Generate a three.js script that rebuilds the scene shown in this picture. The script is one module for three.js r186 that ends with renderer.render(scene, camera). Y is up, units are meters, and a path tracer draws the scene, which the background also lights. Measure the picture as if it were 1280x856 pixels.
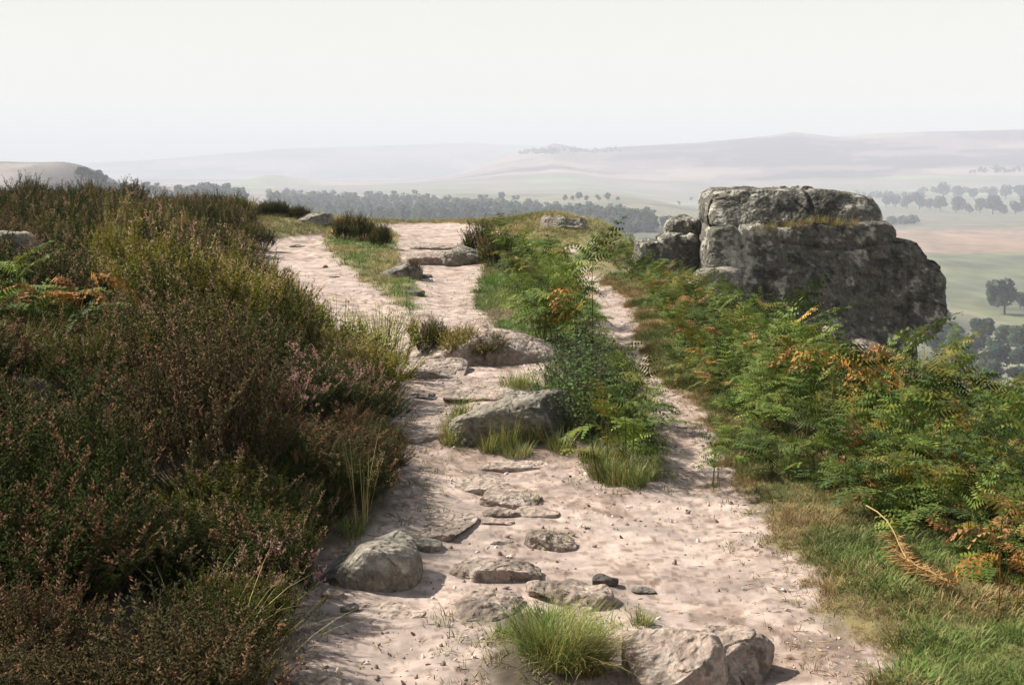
import * as THREE from 'three';
import { mergeGeometries, mergeVertices } from 'three/addons/utils/BufferGeometryUtils.js';

// ------------------------------------------------------------------ camera, sky, sun, exposure
const scene = new THREE.Scene();
const EYE = 1.7, F = 1778, CX = 640, CY = 428, HORIZON = 215;
const PITCH = Math.atan((CY - HORIZON) / F);
const camera = new THREE.PerspectiveCamera(27.08, 1024 / 684, 0.1, 30000);
camera.position.set(0, EYE, 0);
camera.rotation.set(-PITCH, 0, 0);

const SUN = new THREE.Vector3(-0.66, 0.68, -0.27).normalize();
function makeSky() {
  const W = 256, H = 128, data = new Float32Array(W * H * 4);
  for (let j = 0; j < H; j++) for (let i = 0; i < W; i++) {
    const el = ((j + 0.5) / H - 0.5) * Math.PI, up = Math.max(0, Math.sin(el));
    const k = Math.pow(up, 0.75);                       // hazy white at the horizon, pale blue overhead
    const o = (j * W + i) * 4;
    data[o] = 0.505 + (0.10 - 0.505) * k; data[o + 1] = 0.492 + (0.135 - 0.492) * k; data[o + 2] = 0.435 + (0.185 - 0.435) * k; data[o + 3] = 1;
  }
  const t = new THREE.DataTexture(data, W, H, THREE.RGBAFormat, THREE.FloatType);
  t.mapping = THREE.EquirectangularReflectionMapping; t.magFilter = THREE.LinearFilter; t.minFilter = THREE.LinearFilter; t.needsUpdate = true;
  return t;
}
scene.background = makeSky();
scene.environment = scene.background;
const sun = new THREE.DirectionalLight(new THREE.Color().setRGB(1, 0.935, 0.82), 5.0);
sun.name = 'sun';
sun.position.copy(SUN).multiplyScalar(60).add(new THREE.Vector3(0, 0, -14));
sun.target.position.set(0, 0, -14);
sun.castShadow = true; sun.shadow.radius = 3.6;
Object.assign(sun.shadow.camera, { left: -26, right: 26, top: 26, bottom: -26, near: 1, far: 140 });
sun.shadow.mapSize.set(4096, 4096);
scene.add(sun, sun.target);
const renderer = new THREE.WebGLRenderer({ antialias: true });
renderer.shadowMap.enabled = true;
renderer.toneMapping = THREE.LinearToneMapping;
renderer.toneMappingExposure = 2.15;
scene.fog = new THREE.FogExp2(new THREE.Color().setRGB(0.825, 0.872, 1.0), 0.00028);

// ------------------------------------------------------------------ numbers and noise
function rng(seed) { let s = seed | 0; return () => { s = (s + 0x6d2b79f5) | 0; let t = Math.imul(s ^ (s >>> 15), 1 | s); t = (t + Math.imul(t ^ (t >>> 7), 61 | t)) ^ t; return ((t ^ (t >>> 14)) >>> 0) / 4294967296; }; }
const lerp = (a, b, t) => a + (b - a) * t, clamp = (x, a = 0, b = 1) => Math.min(b, Math.max(a, x));
const sstep = (a, b, x) => { const t = clamp((x - a) / (b - a)); return t * t * (3 - 2 * t); };
function hash(x, y, z) { let h = Math.imul(x, 374761393) ^ Math.imul(y, 668265263) ^ Math.imul(z, 1440662683); h = Math.imul(h ^ (h >>> 13), 1274126177); h ^= h >>> 16; return (h >>> 0) / 4294967296; }
function noise(x, y, z = 0) {      // value noise, -1..1
  const xi = Math.floor(x), yi = Math.floor(y), zi = Math.floor(z); let fx = x - xi, fy = y - yi, fz = z - zi;
  fx = fx * fx * (3 - 2 * fx); fy = fy * fy * (3 - 2 * fy); fz = fz * fz * (3 - 2 * fz);
  const plane = (k) => { const a = hash(xi, yi, k), b = hash(xi + 1, yi, k), c = hash(xi, yi + 1, k), d = hash(xi + 1, yi + 1, k); return a + (b - a) * fx + (c - a) * fy + (a - b - c + d) * fx * fy; };
  const p = plane(zi); return 2 * (fz === 0 ? p : p + (plane(zi + 1) - p) * fz) - 1;
}
function fbm(x, y, z = 0, oct = 4, gain = 0.5) { let a = 1, s = 0, n = 0; for (let i = 0; i < oct; i++) { s += a * noise(x, y, z); n += a; x = x * 2.03 + 17.3; y = y * 2.03 - 9.1; if (z !== 0) z = z * 2.03 + 5.7; a *= gain; } return s / n; }
function table(pts) { return (t) => { const n = pts.length; if (t <= pts[0][0]) return pts[0][1]; if (t >= pts[n - 1][0]) return pts[n - 1][1]; let i = 1; while (pts[i][0] < t) i++; const [a, b] = [pts[i - 1], pts[i]]; return b[1] === a[1] ? a[1] : lerp(a[1], b[1], (t - a[0]) / (b[0] - a[0])); }; }

// ------------------------------------------------------------------ survey: bearings in the photograph turned into places on the ground
const SLOPE = 0.0233;
function bearing(px, py) {
  const x = (px - CX) / F, y = -(py - CY) / F, c = Math.cos(PITCH), s = Math.sin(PITCH);
  return [x, y * c - s, c + y * s];                         // right, up, ahead
}
function onPlane(px, py) { const [x, y, a] = bearing(px, py), t = EYE / (SLOPE * a - y); return [x * t, a * t]; }   // [x, d]
const edge = (pts) => table(pts.map(([px, py]) => onPlane(px, py)).map(([x, d]) => [d, x]));
const leftEdge = edge([[250, 1100], [300, 930], [335, 856], [372, 745], [405, 690], [474, 640], [494, 604], [482, 545], [462, 480], [385, 436], [348, 405], [308, 352], [312, 312], [316, 285], [318, 276]]);
const rightEdge = edge([[1230, 1100], [1130, 900], [1095, 840], [1050, 770], [1000, 700], [960, 650], [920, 600], [900, 545], [870, 500], [838, 475], [815, 445], [803, 410], [790, 380], [750, 345], [735, 325], [722, 305], [715, 292]]);
const brackenEdge = edge([[1750, 1100], [1420, 856], [1310, 755], [1200, 705], [1100, 662], [1010, 620], [950, 595], [912, 550], [888, 510], [856, 478], [836, 448], [826, 412], [814, 380], [774, 345], [750, 320], [736, 300]]);
const poly = (pts) => pts.map(([px, py]) => onPlane(px, py));
const islandTurf = poly([[404, 292], [412, 312], [432, 330], [455, 346], [490, 372], [514, 391], [518, 376], [514, 345], [492, 318], [492, 290], [440, 280]]);
const islandBracken = poly([[605, 338], [598, 385], [622, 412], [660, 436], [690, 462], [702, 500], [722, 545], [752, 590], [790, 612], [822, 592], [818, 545], [800, 495], [786, 462], [752, 425], [742, 392], [722, 362], [708, 330], [692, 305], [640, 300]]);
const ledgeTurf = poly([[555, 545], [575, 565], [640, 566], [700, 562], [735, 575], [735, 520], [690, 492], [650, 484], [600, 520], [565, 520]]);
const tuftTurf = poly([[628, 856], [640, 800], [655, 775], [740, 770], [752, 800], [745, 880], [640, 890]]);
const crestTurf = poly([[300, 268], [322, 300], [345, 303], [392, 298], [410, 290], [470, 279], [520, 276], [560, 276], [600, 284], [650, 300], [690, 312], [722, 306], [728, 285], [725, 272], [640, 270.5], [480, 271], [360, 268]]);
function sdPoly(p, x, y) {       // signed distance, negative inside
  let d = 1e9, inside = false;
  for (let i = 0, j = p.length - 1; i < p.length; j = i++) {
    const [ax, ay] = p[i], [bx, by] = p[j], ex = bx - ax, ey = by - ay, wx = x - ax, wy = y - ay, t = clamp((wx * ex + wy * ey) / (ex * ex + ey * ey || 1e-9));
    d = Math.min(d, Math.hypot(wx - ex * t, wy - ey * t));
    if ((ay > y) !== (by > y) && x < ex * (y - ay) / ey + ax) inside = !inside;
  }
  return inside ? -d : d;
}
const boxOf = (p) => [Math.min(...p.map((q) => q[0])) - 0.6, Math.max(...p.map((q) => q[0])) + 0.6, Math.min(...p.map((q) => q[1])) - 0.8, Math.max(...p.map((q) => q[1])) + 0.8];
const islands = [islandTurf, islandBracken, ledgeTurf, tuftTurf, crestTurf].map((p) => ({ p, b: boxOf(p) }));
const islandDistance = (x, d) => { let m = 9; for (const { p, b } of islands) if (x > b[0] && x < b[1] && d > b[2] && d < b[3]) m = Math.min(m, sdPoly(p, x, d)); return m; };
// negative in vegetation, positive on the bare path
function bare(x, d) { return Math.min(x - leftEdge(d), rightEdge(d) - x, islandDistance(x, d), 31 - d) + 0.10 * noise(x * 3.1, d * 3.1) + 0.05 * noise(x * 9, d * 9) + 0.025 * noise(x * 24, d * 24); }
function ground(x, d) {          // the lie of the land
  let y = SLOPE * Math.min(d, 29);
  if (d > 29) { const t = d - 29; y -= t < 4 ? 0.022 * t * t : 0.352 + 0.25 * (t - 4) + 0.004 * (t - 4) ** 2; }
  const l = leftEdge(d) - x;
  if (l > 0) y += 0.86 * (1 - Math.exp(-0.36 * l)) * lerp(1, 0.36, sstep(11, 26, d)) + 0.07 * fbm(x * 0.8, d * 0.8, 0, 2) * sstep(0, 1, l);
  const r = x - rightEdge(Math.min(d, 26)) - 0.5;
  if (r > 0) { const k = lerp(0.105, 0.19, sstep(11, 15, d)); y -= r < 5 ? 0.10 * r + k * r * r : 0.5 + 25 * k + 1.15 * (r - 5); y -= 0.42 * sstep(8.8, 11.6, d) * sstep(1.8, 2.7, x); }      // the brink falls away in front of the crag
  y += 0.30 * Math.exp(-(((x + 4.3) / 1.1) ** 2) - ((d - 26.5) / 2.2) ** 2) + 0.24 * Math.exp(-(((x - 0.75) / 0.8) ** 2) - ((d - 27) / 2) ** 2);      // grassy humps on the crest
  y += 0.05 * fbm(x * 0.45 + 3, d * 0.45, 0, 2);
  return y;
}
// the ground with its worn hollow, lip of turf, footprints and crumbs
function surface(x, d, b = bare(x, d)) {
  const sand = sstep(-0.05, 0.06, b); let y = ground(x, d) + 0.035 * sstep(0.02, -0.12, b) - 0.03 * sstep(0, 0.5, b);
  y += 0.024 * fbm(x * 1.7, d * 1.7, 0, 3) + 0.006 * fbm(x * 5.1 + 5, d * 5.1, 0, 3) * (0.5 + sand);
  if (d < 20) { y += 0.0028 * fbm(x * 30, d * 30, 0, 2) * sand * (1 + fbm(x * 1.1, d * 1.1 + 70, 0, 2)); const f = noise(x * 7, d * 4 + 40); if (f > 0.55) y -= 0.02 * (f - 0.55) * sand; }
  return y;
}
function at(px, py) {            // where a line of sight meets the ground
  const [x, y, a] = bearing(px, py); let t = 1.5, step = 0.05;
  while (t < 60 && EYE + y * t > ground(x * t, a * t)) { t += step; step *= 1.004; }
  return { x: x * t, d: a * t, y: surface(x * t, a * t) };
}
const metres = (pixels, d) => pixels / F * d;

// ------------------------------------------------------------------ textures (grain only)
function greyTexture(n, fn, srgb) {
  const data = new Uint8Array(n * n * 4);
  for (let j = 0; j < n; j++) for (let i = 0; i < n; i++) { const v = fn(i / n, j / n), o = (j * n + i) * 4; for (let c = 0; c < 3; c++) data[o + c] = clamp(Array.isArray(v) ? v[c] : v) * 255; data[o + 3] = 255; }
  const t = new THREE.DataTexture(data, n, n); t.wrapS = t.wrapT = THREE.RepeatWrapping; t.magFilter = THREE.LinearFilter; t.minFilter = THREE.LinearMipmapLinearFilter; t.generateMipmaps = true;
  if (srgb) t.colorSpace = THREE.SRGBColorSpace; t.needsUpdate = true; return t;
}
// noise that closes on itself over one tile
function tileNoise(u, v, f, k) { const x = u * f, y = v * f, xi = Math.floor(x), yi = Math.floor(y); let fx = x - xi, fy = y - yi; fx = fx * fx * (3 - 2 * fx); fy = fy * fy * (3 - 2 * fy); const m = (a) => ((a % f) + f) % f; const a = hash(m(xi), m(yi), k), b = hash(m(xi + 1), m(yi), k), c = hash(m(xi), m(yi + 1), k), d = hash(m(xi + 1), m(yi + 1), k); return a + (b - a) * fx + (c - a) * fy + (a - b - c + d) * fx * fy; }
const tileFbm = (u, v, f, k, oct) => { let s = 0, a = 1, n = 0; for (let i = 0; i < oct; i++) { s += a * tileNoise(u, v, f, k + i); n += a; f *= 2; a *= 0.6; } return s / n; };
const sandMap = greyTexture(1024, (u, v) => {
  const g = tileFbm(u, v, 24, 3, 5), coarse = tileFbm(u, v, 6, 41, 3), speck = tileNoise(u, v, 256, 77);
  let s = 0.82 + 0.42 * (g - 0.5) + 0.26 * (coarse - 0.5);
  if (speck > 0.92) s -= 0.2; else if (speck < 0.05) s += 0.10;
  return [s * 1.0, s * 0.985 - 0.01, s * 0.97 - 0.015];
}, true);
const sandBump = greyTexture(1024, (u, v) => 0.6 * tileFbm(u, v, 32, 9, 5) + 0.4 * tileFbm(u, v, 10, 90, 3));
const stoneMap = greyTexture(1024, (u, v) => {
  const g = tileFbm(u, v, 32, 13, 5), c = tileFbm(u, v, 5, 51, 4), sp = tileNoise(u, v, 200, 8);
  let s = 0.80 + 0.42 * (g - 0.5) + 0.30 * (c - 0.5); if (sp > 0.9) s -= 0.2; if (sp < 0.06) s += 0.14; return s;
}, true);
const stoneBump = greyTexture(1024, (u, v) => { const p = tileNoise(u, v, 40, 30); return 0.65 * tileFbm(u, v, 20, 19, 6) + 0.35 * Math.min(1, Math.max(0, p - 0.2) * 2.5); });

// ------------------------------------------------------------------ naming
const taken = {};
function numbered(name) { const n = taken[name] = (taken[name] ?? -1) + 1; return n ? `${name}_${String(n).padStart(3, '0')}` : name; }
function tag(o, name, label, category, group, kind) { o.name = numbered(name); o.userData = { label, category }; if (group) o.userData.group = group; if (kind) o.userData.kind = kind; scene.add(o); return o; }
function part(parent, name, geometry, material, kind) { const m = new THREE.Mesh(geometry, material); m.name = name; if (kind) m.userData.kind = kind; parent.add(m); return m; }
const lin = (r, g, b) => new THREE.Color().setRGB(r, g, b);

// ------------------------------------------------------------------ geometry buffer
class Build {
  constructor() { this.p = []; this.c = []; this.i = []; this.n = 0; }
  v(x, y, z, r = 1, g = r, b = r) { this.p.push(x, y, z); this.c.push(r, g, b); return this.n++; }
  t(a, b, c) { this.i.push(a, b, c); }
  geometry(smooth = true) {
    const g = new THREE.BufferGeometry();
    g.setAttribute('position', new THREE.Float32BufferAttribute(this.p, 3)); g.setAttribute('color', new THREE.Float32BufferAttribute(this.c, 3)); g.setIndex(this.i);
    g.computeVertexNormals(); return g;
  }
  // a slim shoot from a to b, thickest a third of the way
  spike(a, b, r, col, sides = 3) {
    const dx = b[0] - a[0], dy = b[1] - a[1], dz = b[2] - a[2], L = Math.hypot(dx, dy, dz) || 1e-6;
    let ux = -dz, uy = 0, uz = dx; let ul = Math.hypot(ux, uz); if (ul < 1e-5) { ux = 1; uz = 0; ul = 1; } ux /= ul; uz /= ul;
    const wx = (dy * uz - dz * uy) / L, wy = (dz * ux - dx * uz) / L, wz = (dx * uy - dy * ux) / L;
    const A = this.v(a[0], a[1], a[2], ...col), B = this.v(b[0], b[1], b[2], ...col), m = [];
    for (let k = 0; k < sides; k++) { const f = k / sides * 6.2832, c = Math.cos(f) * r, s = Math.sin(f) * r; m.push(this.v(a[0] + dx * 0.4 + ux * c + wx * s, a[1] + dy * 0.4 + uy * c + wy * s, a[2] + dz * 0.4 + uz * c + wz * s, ...col)); }
    for (let k = 0; k < sides; k++) { const q = m[(k + 1) % sides]; this.t(A, q, m[k]); this.t(B, m[k], q); }
  }
  tube(pts, r0, r1, col, sides = 4) {
    let prev = null;
    pts.forEach((q, k) => {
      const n = pts[Math.min(k + 1, pts.length - 1)], p = pts[Math.max(k - 1, 0)], d = new THREE.Vector3(n[0] - p[0], n[1] - p[1], n[2] - p[2]).normalize();
      const u = new THREE.Vector3(Math.abs(d.y) > 0.9 ? 1 : 0, Math.abs(d.y) > 0.9 ? 0 : 1, 0).cross(d).normalize(), w = d.clone().cross(u), r = lerp(r0, r1, k / (pts.length - 1)), ring = [];
      for (let s = 0; s < sides; s++) { const f = s / sides * 6.2832, c = Math.cos(f) * r, e = Math.sin(f) * r; ring.push(this.v(q[0] + u.x * c + w.x * e, q[1] + u.y * c + w.y * e, q[2] + u.z * c + w.z * e, ...col)); }
      if (prev) for (let s = 0; s < sides; s++) { const s2 = (s + 1) % sides; this.t(prev[s], prev[s2], ring[s]); this.t(ring[s], prev[s2], ring[s2]); }
      prev = ring;
    });
  }
  // a grass blade: a ribbon that bends over
  blade(x, y, z, h, w, az, lean, bend, col, segs = 3) {
    const ca = Math.cos(az), sa = Math.sin(az); let px = x, py = y, pz = z, ang = lean, L = null;
    for (let k = 0; k <= segs; k++) {
      const hw = w * 0.5 * (1 - (k / segs) ** 1.6);
      if (k === segs) { const T = this.v(px, py, pz, ...col); this.t(L[0], L[1], T); break; }
      const cur = [this.v(px - sa * hw, py, pz + ca * hw, ...col), this.v(px + sa * hw, py, pz - ca * hw, ...col)];
      if (L) { this.t(L[0], L[1], cur[0]); this.t(cur[0], L[1], cur[1]); }
      L = cur; const s = h / segs; px += Math.sin(ang) * ca * s; pz += Math.sin(ang) * sa * s; py += Math.cos(ang) * s; ang += bend / segs;
    }
  }
}
const leafMaterial = (c, rough = 0.75, through = 0.25) => new THREE.MeshPhysicalMaterial({ color: c, roughness: rough, transmission: through, thickness: 0, vertexColors: true, side: THREE.DoubleSide, specularIntensity: 0.22 });
const dryMaterial = (c, rough = 0.9) => new THREE.MeshPhysicalMaterial({ color: c, roughness: rough, vertexColors: true, side: THREE.DoubleSide, specularIntensity: 0.2 });

// ------------------------------------------------------------------ the near ground: path and moor
{
  const rows = [], cols = [];
  for (let d = 1.6; d < 36; d *= 1.0056) rows.push(d);
  for (let d = 36; d < 75; d *= 1.05) rows.push(d);
  const NC = 600; for (let i = 0; i <= NC; i++) cols.push((i / NC * 2 - 1) * 0.43);
  for (let i = 0; i < 26; i++) { const k = 0.45 + 0.02 * (1.17 ** i - 1); cols.push(k); cols.unshift(-k); }
  const nr = rows.length, nc = cols.length, P = new Float32Array(nr * nc * 3), C = new Float32Array(nr * nc * 3), U = new Float32Array(nr * nc * 2), onPath = new Uint8Array(nr * nc);
  rows.forEach((d, j) => cols.forEach((u, i) => {
    const k = j * nc + i, x = u * (Math.abs(u) > 0.44 ? d + 4 * (Math.abs(u) - 0.44) / 0.3 : d), b = bare(x, d);
    let y = surface(x, d, b); const sand = sstep(-0.05, 0.06, b);
    if (d > 70 || i === 0 || i === nc - 1) y = -64;
    P[k * 3] = x; P[k * 3 + 1] = y; P[k * 3 + 2] = -d; U[k * 2] = x / 1.7; U[k * 2 + 1] = d / 1.7; onPath[k] = b > 0 ? 1 : 0;
    const t1 = fbm(x * 0.9 + 9, d * 0.9, 0, 3), t2 = fbm(x * 4.2, d * 4.2 + 3, 0, 3), t3 = fbm(x * 15, d * 15 + 8, 0, 2);
    let r = 0.49, g = 0.402, bl = 0.362; const q = 1 + 0.14 * t1 + 0.15 * t2 + 0.08 * t3; r *= q; g *= q * (1 - 0.03 * t2); bl *= q * (1 - 0.05 * t2);
    const dirt = sstep(0.14, 0.46, t2 + 0.45 * t1 + 0.6 * t3) * 0.8; r = lerp(r, 0.27, dirt); g = lerp(g, 0.20, dirt); bl = lerp(bl, 0.165, dirt);     // darker trodden earth in blotches
    const crumb = d < 16 ? noise(x * 42, d * 42) : 0; if (crumb + 0.45 * t2 > 0.54) { r *= 0.62; g *= 0.58; bl *= 0.55; }                          // crumbs of dark peat trodden into the sand
    const turfy = crestLike(x, d), soilR = turfy ? 0.20 : 0.085, soilG = turfy ? 0.17 : 0.065, soilB = turfy ? 0.07 : 0.04;
    C[k * 3] = lerp(soilR * q, r, sand); C[k * 3 + 1] = lerp(soilG * q, g, sand); C[k * 3 + 2] = lerp(soilB * q, bl, sand);
  }));
  const split = { path: [], moor_ground: [] };
  for (let j = 0; j < nr - 1; j++) for (let i = 0; i < nc - 1; i++) {
    const a = j * nc + i, b = a + 1, c = a + nc, d = c + 1, into = onPath[a] + onPath[b] + onPath[c] + onPath[d] >= 2 ? split.path : split.moor_ground;
    into.push(a, b, c, b, d, c);
  }
  const whole = new THREE.BufferGeometry();
  whole.setAttribute('position', new THREE.BufferAttribute(P, 3)); whole.setAttribute('color', new THREE.BufferAttribute(C, 3)); whole.setAttribute('uv', new THREE.BufferAttribute(U, 2));
  whole.setIndex(new THREE.BufferAttribute(new Uint32Array([...Array(0)]), 1));
  const all = new Uint32Array(split.path.length + split.moor_ground.length); all.set(split.path, 0); all.set(split.moor_ground, split.path.length); whole.setIndex(new THREE.BufferAttribute(all, 1)); whole.computeVertexNormals();
  const material = new THREE.MeshStandardMaterial({ vertexColors: true, map: sandMap, bumpMap: sandBump, bumpScale: 0.006, roughness: 0.97 });
  for (const [name, idx] of Object.entries(split)) {
    const used = new Int32Array(nr * nc).fill(-1); let n = 0; const index = new Uint32Array(idx.length);
    idx.forEach((v, k) => { if (used[v] < 0) used[v] = n++; index[k] = used[v]; });
    const g = new THREE.BufferGeometry();
    for (const [an, w] of [['position', 3], ['normal', 3], ['color', 3], ['uv', 2]]) { const src = whole.attributes[an].array, dst = new Float32Array(n * w); for (let v = 0; v < nr * nc; v++) if (used[v] >= 0) for (let c = 0; c < w; c++) dst[used[v] * w + c] = src[v * w + c]; g.setAttribute(an, new THREE.BufferAttribute(dst, w)); }
    g.setIndex(new THREE.BufferAttribute(index, 1));
    const m = new THREE.Mesh(g, material); m.receiveShadow = true;
    if (name === 'path') tag(m, 'path', 'pale pink sandy footpath worn through the heather', 'path', null, 'structure');
    else tag(m, 'moor_ground', 'peaty moorland ground under the heather and bracken', 'ground', null, 'structure');
  }
}
function crestLike(x, d) { return d > 20 && x > leftEdge(d) && x < rightEdge(d) + 1 ? 1 : x > rightEdge(d) - 0.3 && x < brackenEdge(d) + 0.2 ? 1 : sdPoly(islandTurf, x, d) < 0.3 ? 1 : 0; }

// ------------------------------------------------------------------ the valley and the hills beyond
const hillTop = table([[-900, -45], [-495, -60], [-250, -30], [0, 46], [110, 66], [155, 87], [300, 80], [430, 97], [710, 110], [990, 140], [1080, 152], [1240, 134], [1420, 149], [1730, 158], [1980, 164], [3500, 150], [6000, 120]]);
const farTop = table([[-3200, 20], [-2250, 60], [-1400, 130], [-500, 158], [-200, 162], [0, 150], [400, 150], [3000, 170]]);
function valley(x, d) {
  let y = -60;
  const west = sstep(330, 130, x);
  y += west * (22 * sstep(700, 1180, d) + 6 * sstep(1500, 1850, d) - 10 * sstep(2100, 2600, d));
  y += (58 + 3 * fbm(x * 0.012, 0, 0, 2)) * sstep(-232, -300, x) * Math.exp(-(((d - 920) / 190) ** 2));
  y += 30 * sstep(-150, -420, x) * Math.exp(-(((d - 1400) / 200) ** 2));
  y += 8 * sstep(2200, 3300, d) + 27 * Math.exp(-(((x + 664) / 85) ** 2) - ((d - 4000) / 260) ** 2);
  const top = hillTop(x * 5500 / Math.max(d, 4200)), w = d < 5500 ? 1250 : 900;
  y += Math.max(0, top + 52) * Math.exp(-(((d - 5500) / w) ** 2)) * (1 + 0.05 * fbm(x * 0.002, d * 0.002, 0, 3));
  y += 13 * fbm(x * 0.0016 + 4, d * 0.0016, 0, 3) * sstep(2600, 4300, d) * sstep(5300, 4600, d);
  y += Math.max(0, farTop(x) + 52) * Math.exp(-(((d - 9000) / 900) ** 2));
  y += 1.2 * fbm(x * 0.01, d * 0.01, 0, 2) * sstep(300, 900, d);
  return y + 1.7;
}
{
  const rows = [], cols = [];
  for (let d = 34; d < 300; d *= 1.05) rows.push(d);
  for (let d = 300; d < 9900; d *= 1.0095) rows.push(d);
  for (let i = 0; i <= 420; i++) { const v = i / 420 * 2 - 1; cols.push(v * (0.42 + 0.5 * Math.abs(v) ** 5)); }
  const b = new Build(), nc = cols.length;
  rows.forEach((d) => cols.forEach((u) => {
    const x = u * (d + 60), y = valley(x, d), n1 = fbm(x * 0.006, d * 0.006, 0, 3), n2 = fbm(x * 0.03, d * 0.02, 0, 3), wob = 40 * n1 + 8 * n2;
    let c;
    const bound = d - 0.38 * (x - 380) + wob * 0.6;           // field edges run aslant across the valley
    if (d > 3900) { const m = fbm(x * 0.0022, d * 0.0045, 0, 4); c = m > 0.10 ? [0.055, 0.035, 0.045] : m < -0.2 ? [0.26, 0.20, 0.165] : [0.17, 0.115, 0.115]; }
    else if (d > 2500) { const m = noise(Math.floor(x / 210 + d / 900) * 3.3, Math.floor(d / 190) * 1.7); c = m > 0.45 ? [0.17, 0.195, 0.10] : m < -0.3 ? [0.17, 0.14, 0.11] : [0.13, 0.122, 0.09]; }
    else if (x < -170) { const s = sstep(-0.3, 0.4, n1 + 0.5 * n2); c = [lerp(0.11, 0.18, s), lerp(0.095, 0.155, s), lerp(0.095, 0.145, s)]; }
    else if (x < 200) { const s = sstep(-0.3, 0.4, n1 + 0.5 * n2); c = [lerp(0.085, 0.14, s), lerp(0.085, 0.13, s), lerp(0.052, 0.08, s)]; }
    else if (bound > 1480) { const s = noise(x * 0.004, d * 0.03); c = s > 0.25 ? [0.13, 0.10, 0.085] : s < -0.2 ? [0.085, 0.095, 0.055] : [0.12, 0.112, 0.068]; }
    else if (bound > 1080) c = [0.20, 0.132, 0.09];
    else if (bound > 640) c = [0.092 + 0.03 * n2, 0.102 + 0.03 * n2, 0.05];
    else if (bound > 590) c = [0.19, 0.13, 0.075];
    else { const s = sstep(-0.2, 0.3, n2 + n1); c = [lerp(0.075, 0.14, s), lerp(0.115, 0.15, s), lerp(0.055, 0.07, s)]; }
    const q = 1 + 0.22 * n2 + 0.10 * n1 + (d < 2600 ? 0.3 * noise(x * 0.16, d * 0.07) + 0.25 * noise(x * 0.05, d * 0.022 + 9) : 0.12 * noise(x * 0.02, d * 0.01)); b.v(x, y, -d, c[0] * q, c[1] * q, c[2] * q);
  }));
  const below = { valley_ground: [], hills: [] };
  rows.forEach((d, j) => { if (j) for (let i = 0; i < nc - 1; i++) { const a = (j - 1) * nc + i; (d < 2600 ? below.valley_ground : below.hills).push(a, a + 1, a + nc, a + 1, a + nc + 1, a + nc); } });
  const m = new THREE.MeshStandardMaterial({ vertexColors: true, roughness: 1 });
  for (const [name, idx] of Object.entries(below)) {
    b.i = idx; const g = b.geometry(); const o = new THREE.Mesh(g, m);
    tag(o, name, name === 'hills' ? 'pale hazy moorland hills across the valley' : 'green and brown fields on the valley floor', name === 'hills' ? 'hills' : 'valley', null, 'structure');
  }
}

// ------------------------------------------------------------------ stones
const stoneMaterial = new THREE.MeshStandardMaterial({ vertexColors: true, map: stoneMap, bumpMap: stoneBump, bumpScale: 0.02, roughness: 0.95 });
const bigStoneMaterial = new THREE.MeshStandardMaterial({ vertexColors: true, map: stoneMap, bumpMap: stoneBump, bumpScale: 0.035, roughness: 0.97 });
const TONES = {                       // base, pale crust, dark lichen
  pale: [[0.40, 0.305, 0.25], [0.47, 0.385, 0.325], [0.15, 0.115, 0.09]],
  grey: [[0.27, 0.235, 0.185], [0.39, 0.35, 0.29], [0.08, 0.073, 0.057]],
  dark: [[0.16, 0.135, 0.115], [0.30, 0.26, 0.22], [0.06, 0.052, 0.045]],
  crag: [[0.155, 0.141, 0.114], [0.45, 0.42, 0.36], [0.032, 0.031, 0.025]],
};
// texture laid on from the side each face looks to
function boxMapped(g, scale) {
  const P = g.attributes.position, N = g.attributes.normal, C = g.attributes.color, I = g.index.array, map = new Map(), pos = [], nor = [], col = [], uv = [], idx = [];
  for (let t = 0; t < I.length; t += 3) {
    const n = [0, 1, 2].map((c) => Math.abs(N.array[I[t] * 3 + c] + N.array[I[t + 1] * 3 + c] + N.array[I[t + 2] * 3 + c])), ax = n[1] > n[0] && n[1] > n[2] ? 1 : n[0] > n[2] ? 0 : 2;
    for (let k = 0; k < 3; k++) {
      const v = I[t + k], key = v * 3 + ax; let at_ = map.get(key);
      if (at_ === undefined) { at_ = pos.length / 3; map.set(key, at_); const x = P.getX(v), y = P.getY(v), z = P.getZ(v); pos.push(x, y, z); nor.push(N.getX(v), N.getY(v), N.getZ(v)); col.push(C.getX(v), C.getY(v), C.getZ(v)); uv.push((ax === 0 ? z + 0.37 : x) / scale, (ax === 1 ? z + 0.61 : y) / scale); }
      idx.push(at_);
    }
  }
  const o = new THREE.BufferGeometry(); o.setAttribute('position', new THREE.Float32BufferAttribute(pos, 3)); o.setAttribute('normal', new THREE.Float32BufferAttribute(nor, 3)); o.setAttribute('color', new THREE.Float32BufferAttribute(col, 3)); o.setAttribute('uv', new THREE.Float32BufferAttribute(uv, 2)); o.setIndex(idx); return o;
}
// flat broken faces: each cell of the stone has a plane of its own
function facets(x, y, z, cell, k) {
  const X = x / cell, Y = y / cell, Z = z / cell, xi = Math.floor(X), yi = Math.floor(Y), zi = Math.floor(Z); let best = 1e9, out = 0;
  for (let a = -1; a < 2; a++) for (let b = -1; b < 2; b++) for (let c = -1; c < 2; c++) {
    const i = xi + a, j = yi + b, l = zi + c, sx = i + hash(i, j, l + k), sy = j + hash(i + 7, j, l + k), sz = l + hash(i, j + 7, l + k), dx = X - sx, dy = Y - sy, dz = Z - sz, q = dx * dx + dy * dy * 1.6 + dz * dz;
    if (q < best) { best = q; out = (hash(i + 3, j + 5, l + k) - 0.5) * 0.9 + 0.9 * (dx * (hash(i, j, l + k + 9) - 0.5) + dy * (hash(i, j, l + k + 19) - 0.5) + dz * (hash(i, j, l + k + 29) - 0.5)); }
  }
  return out;
}
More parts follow.
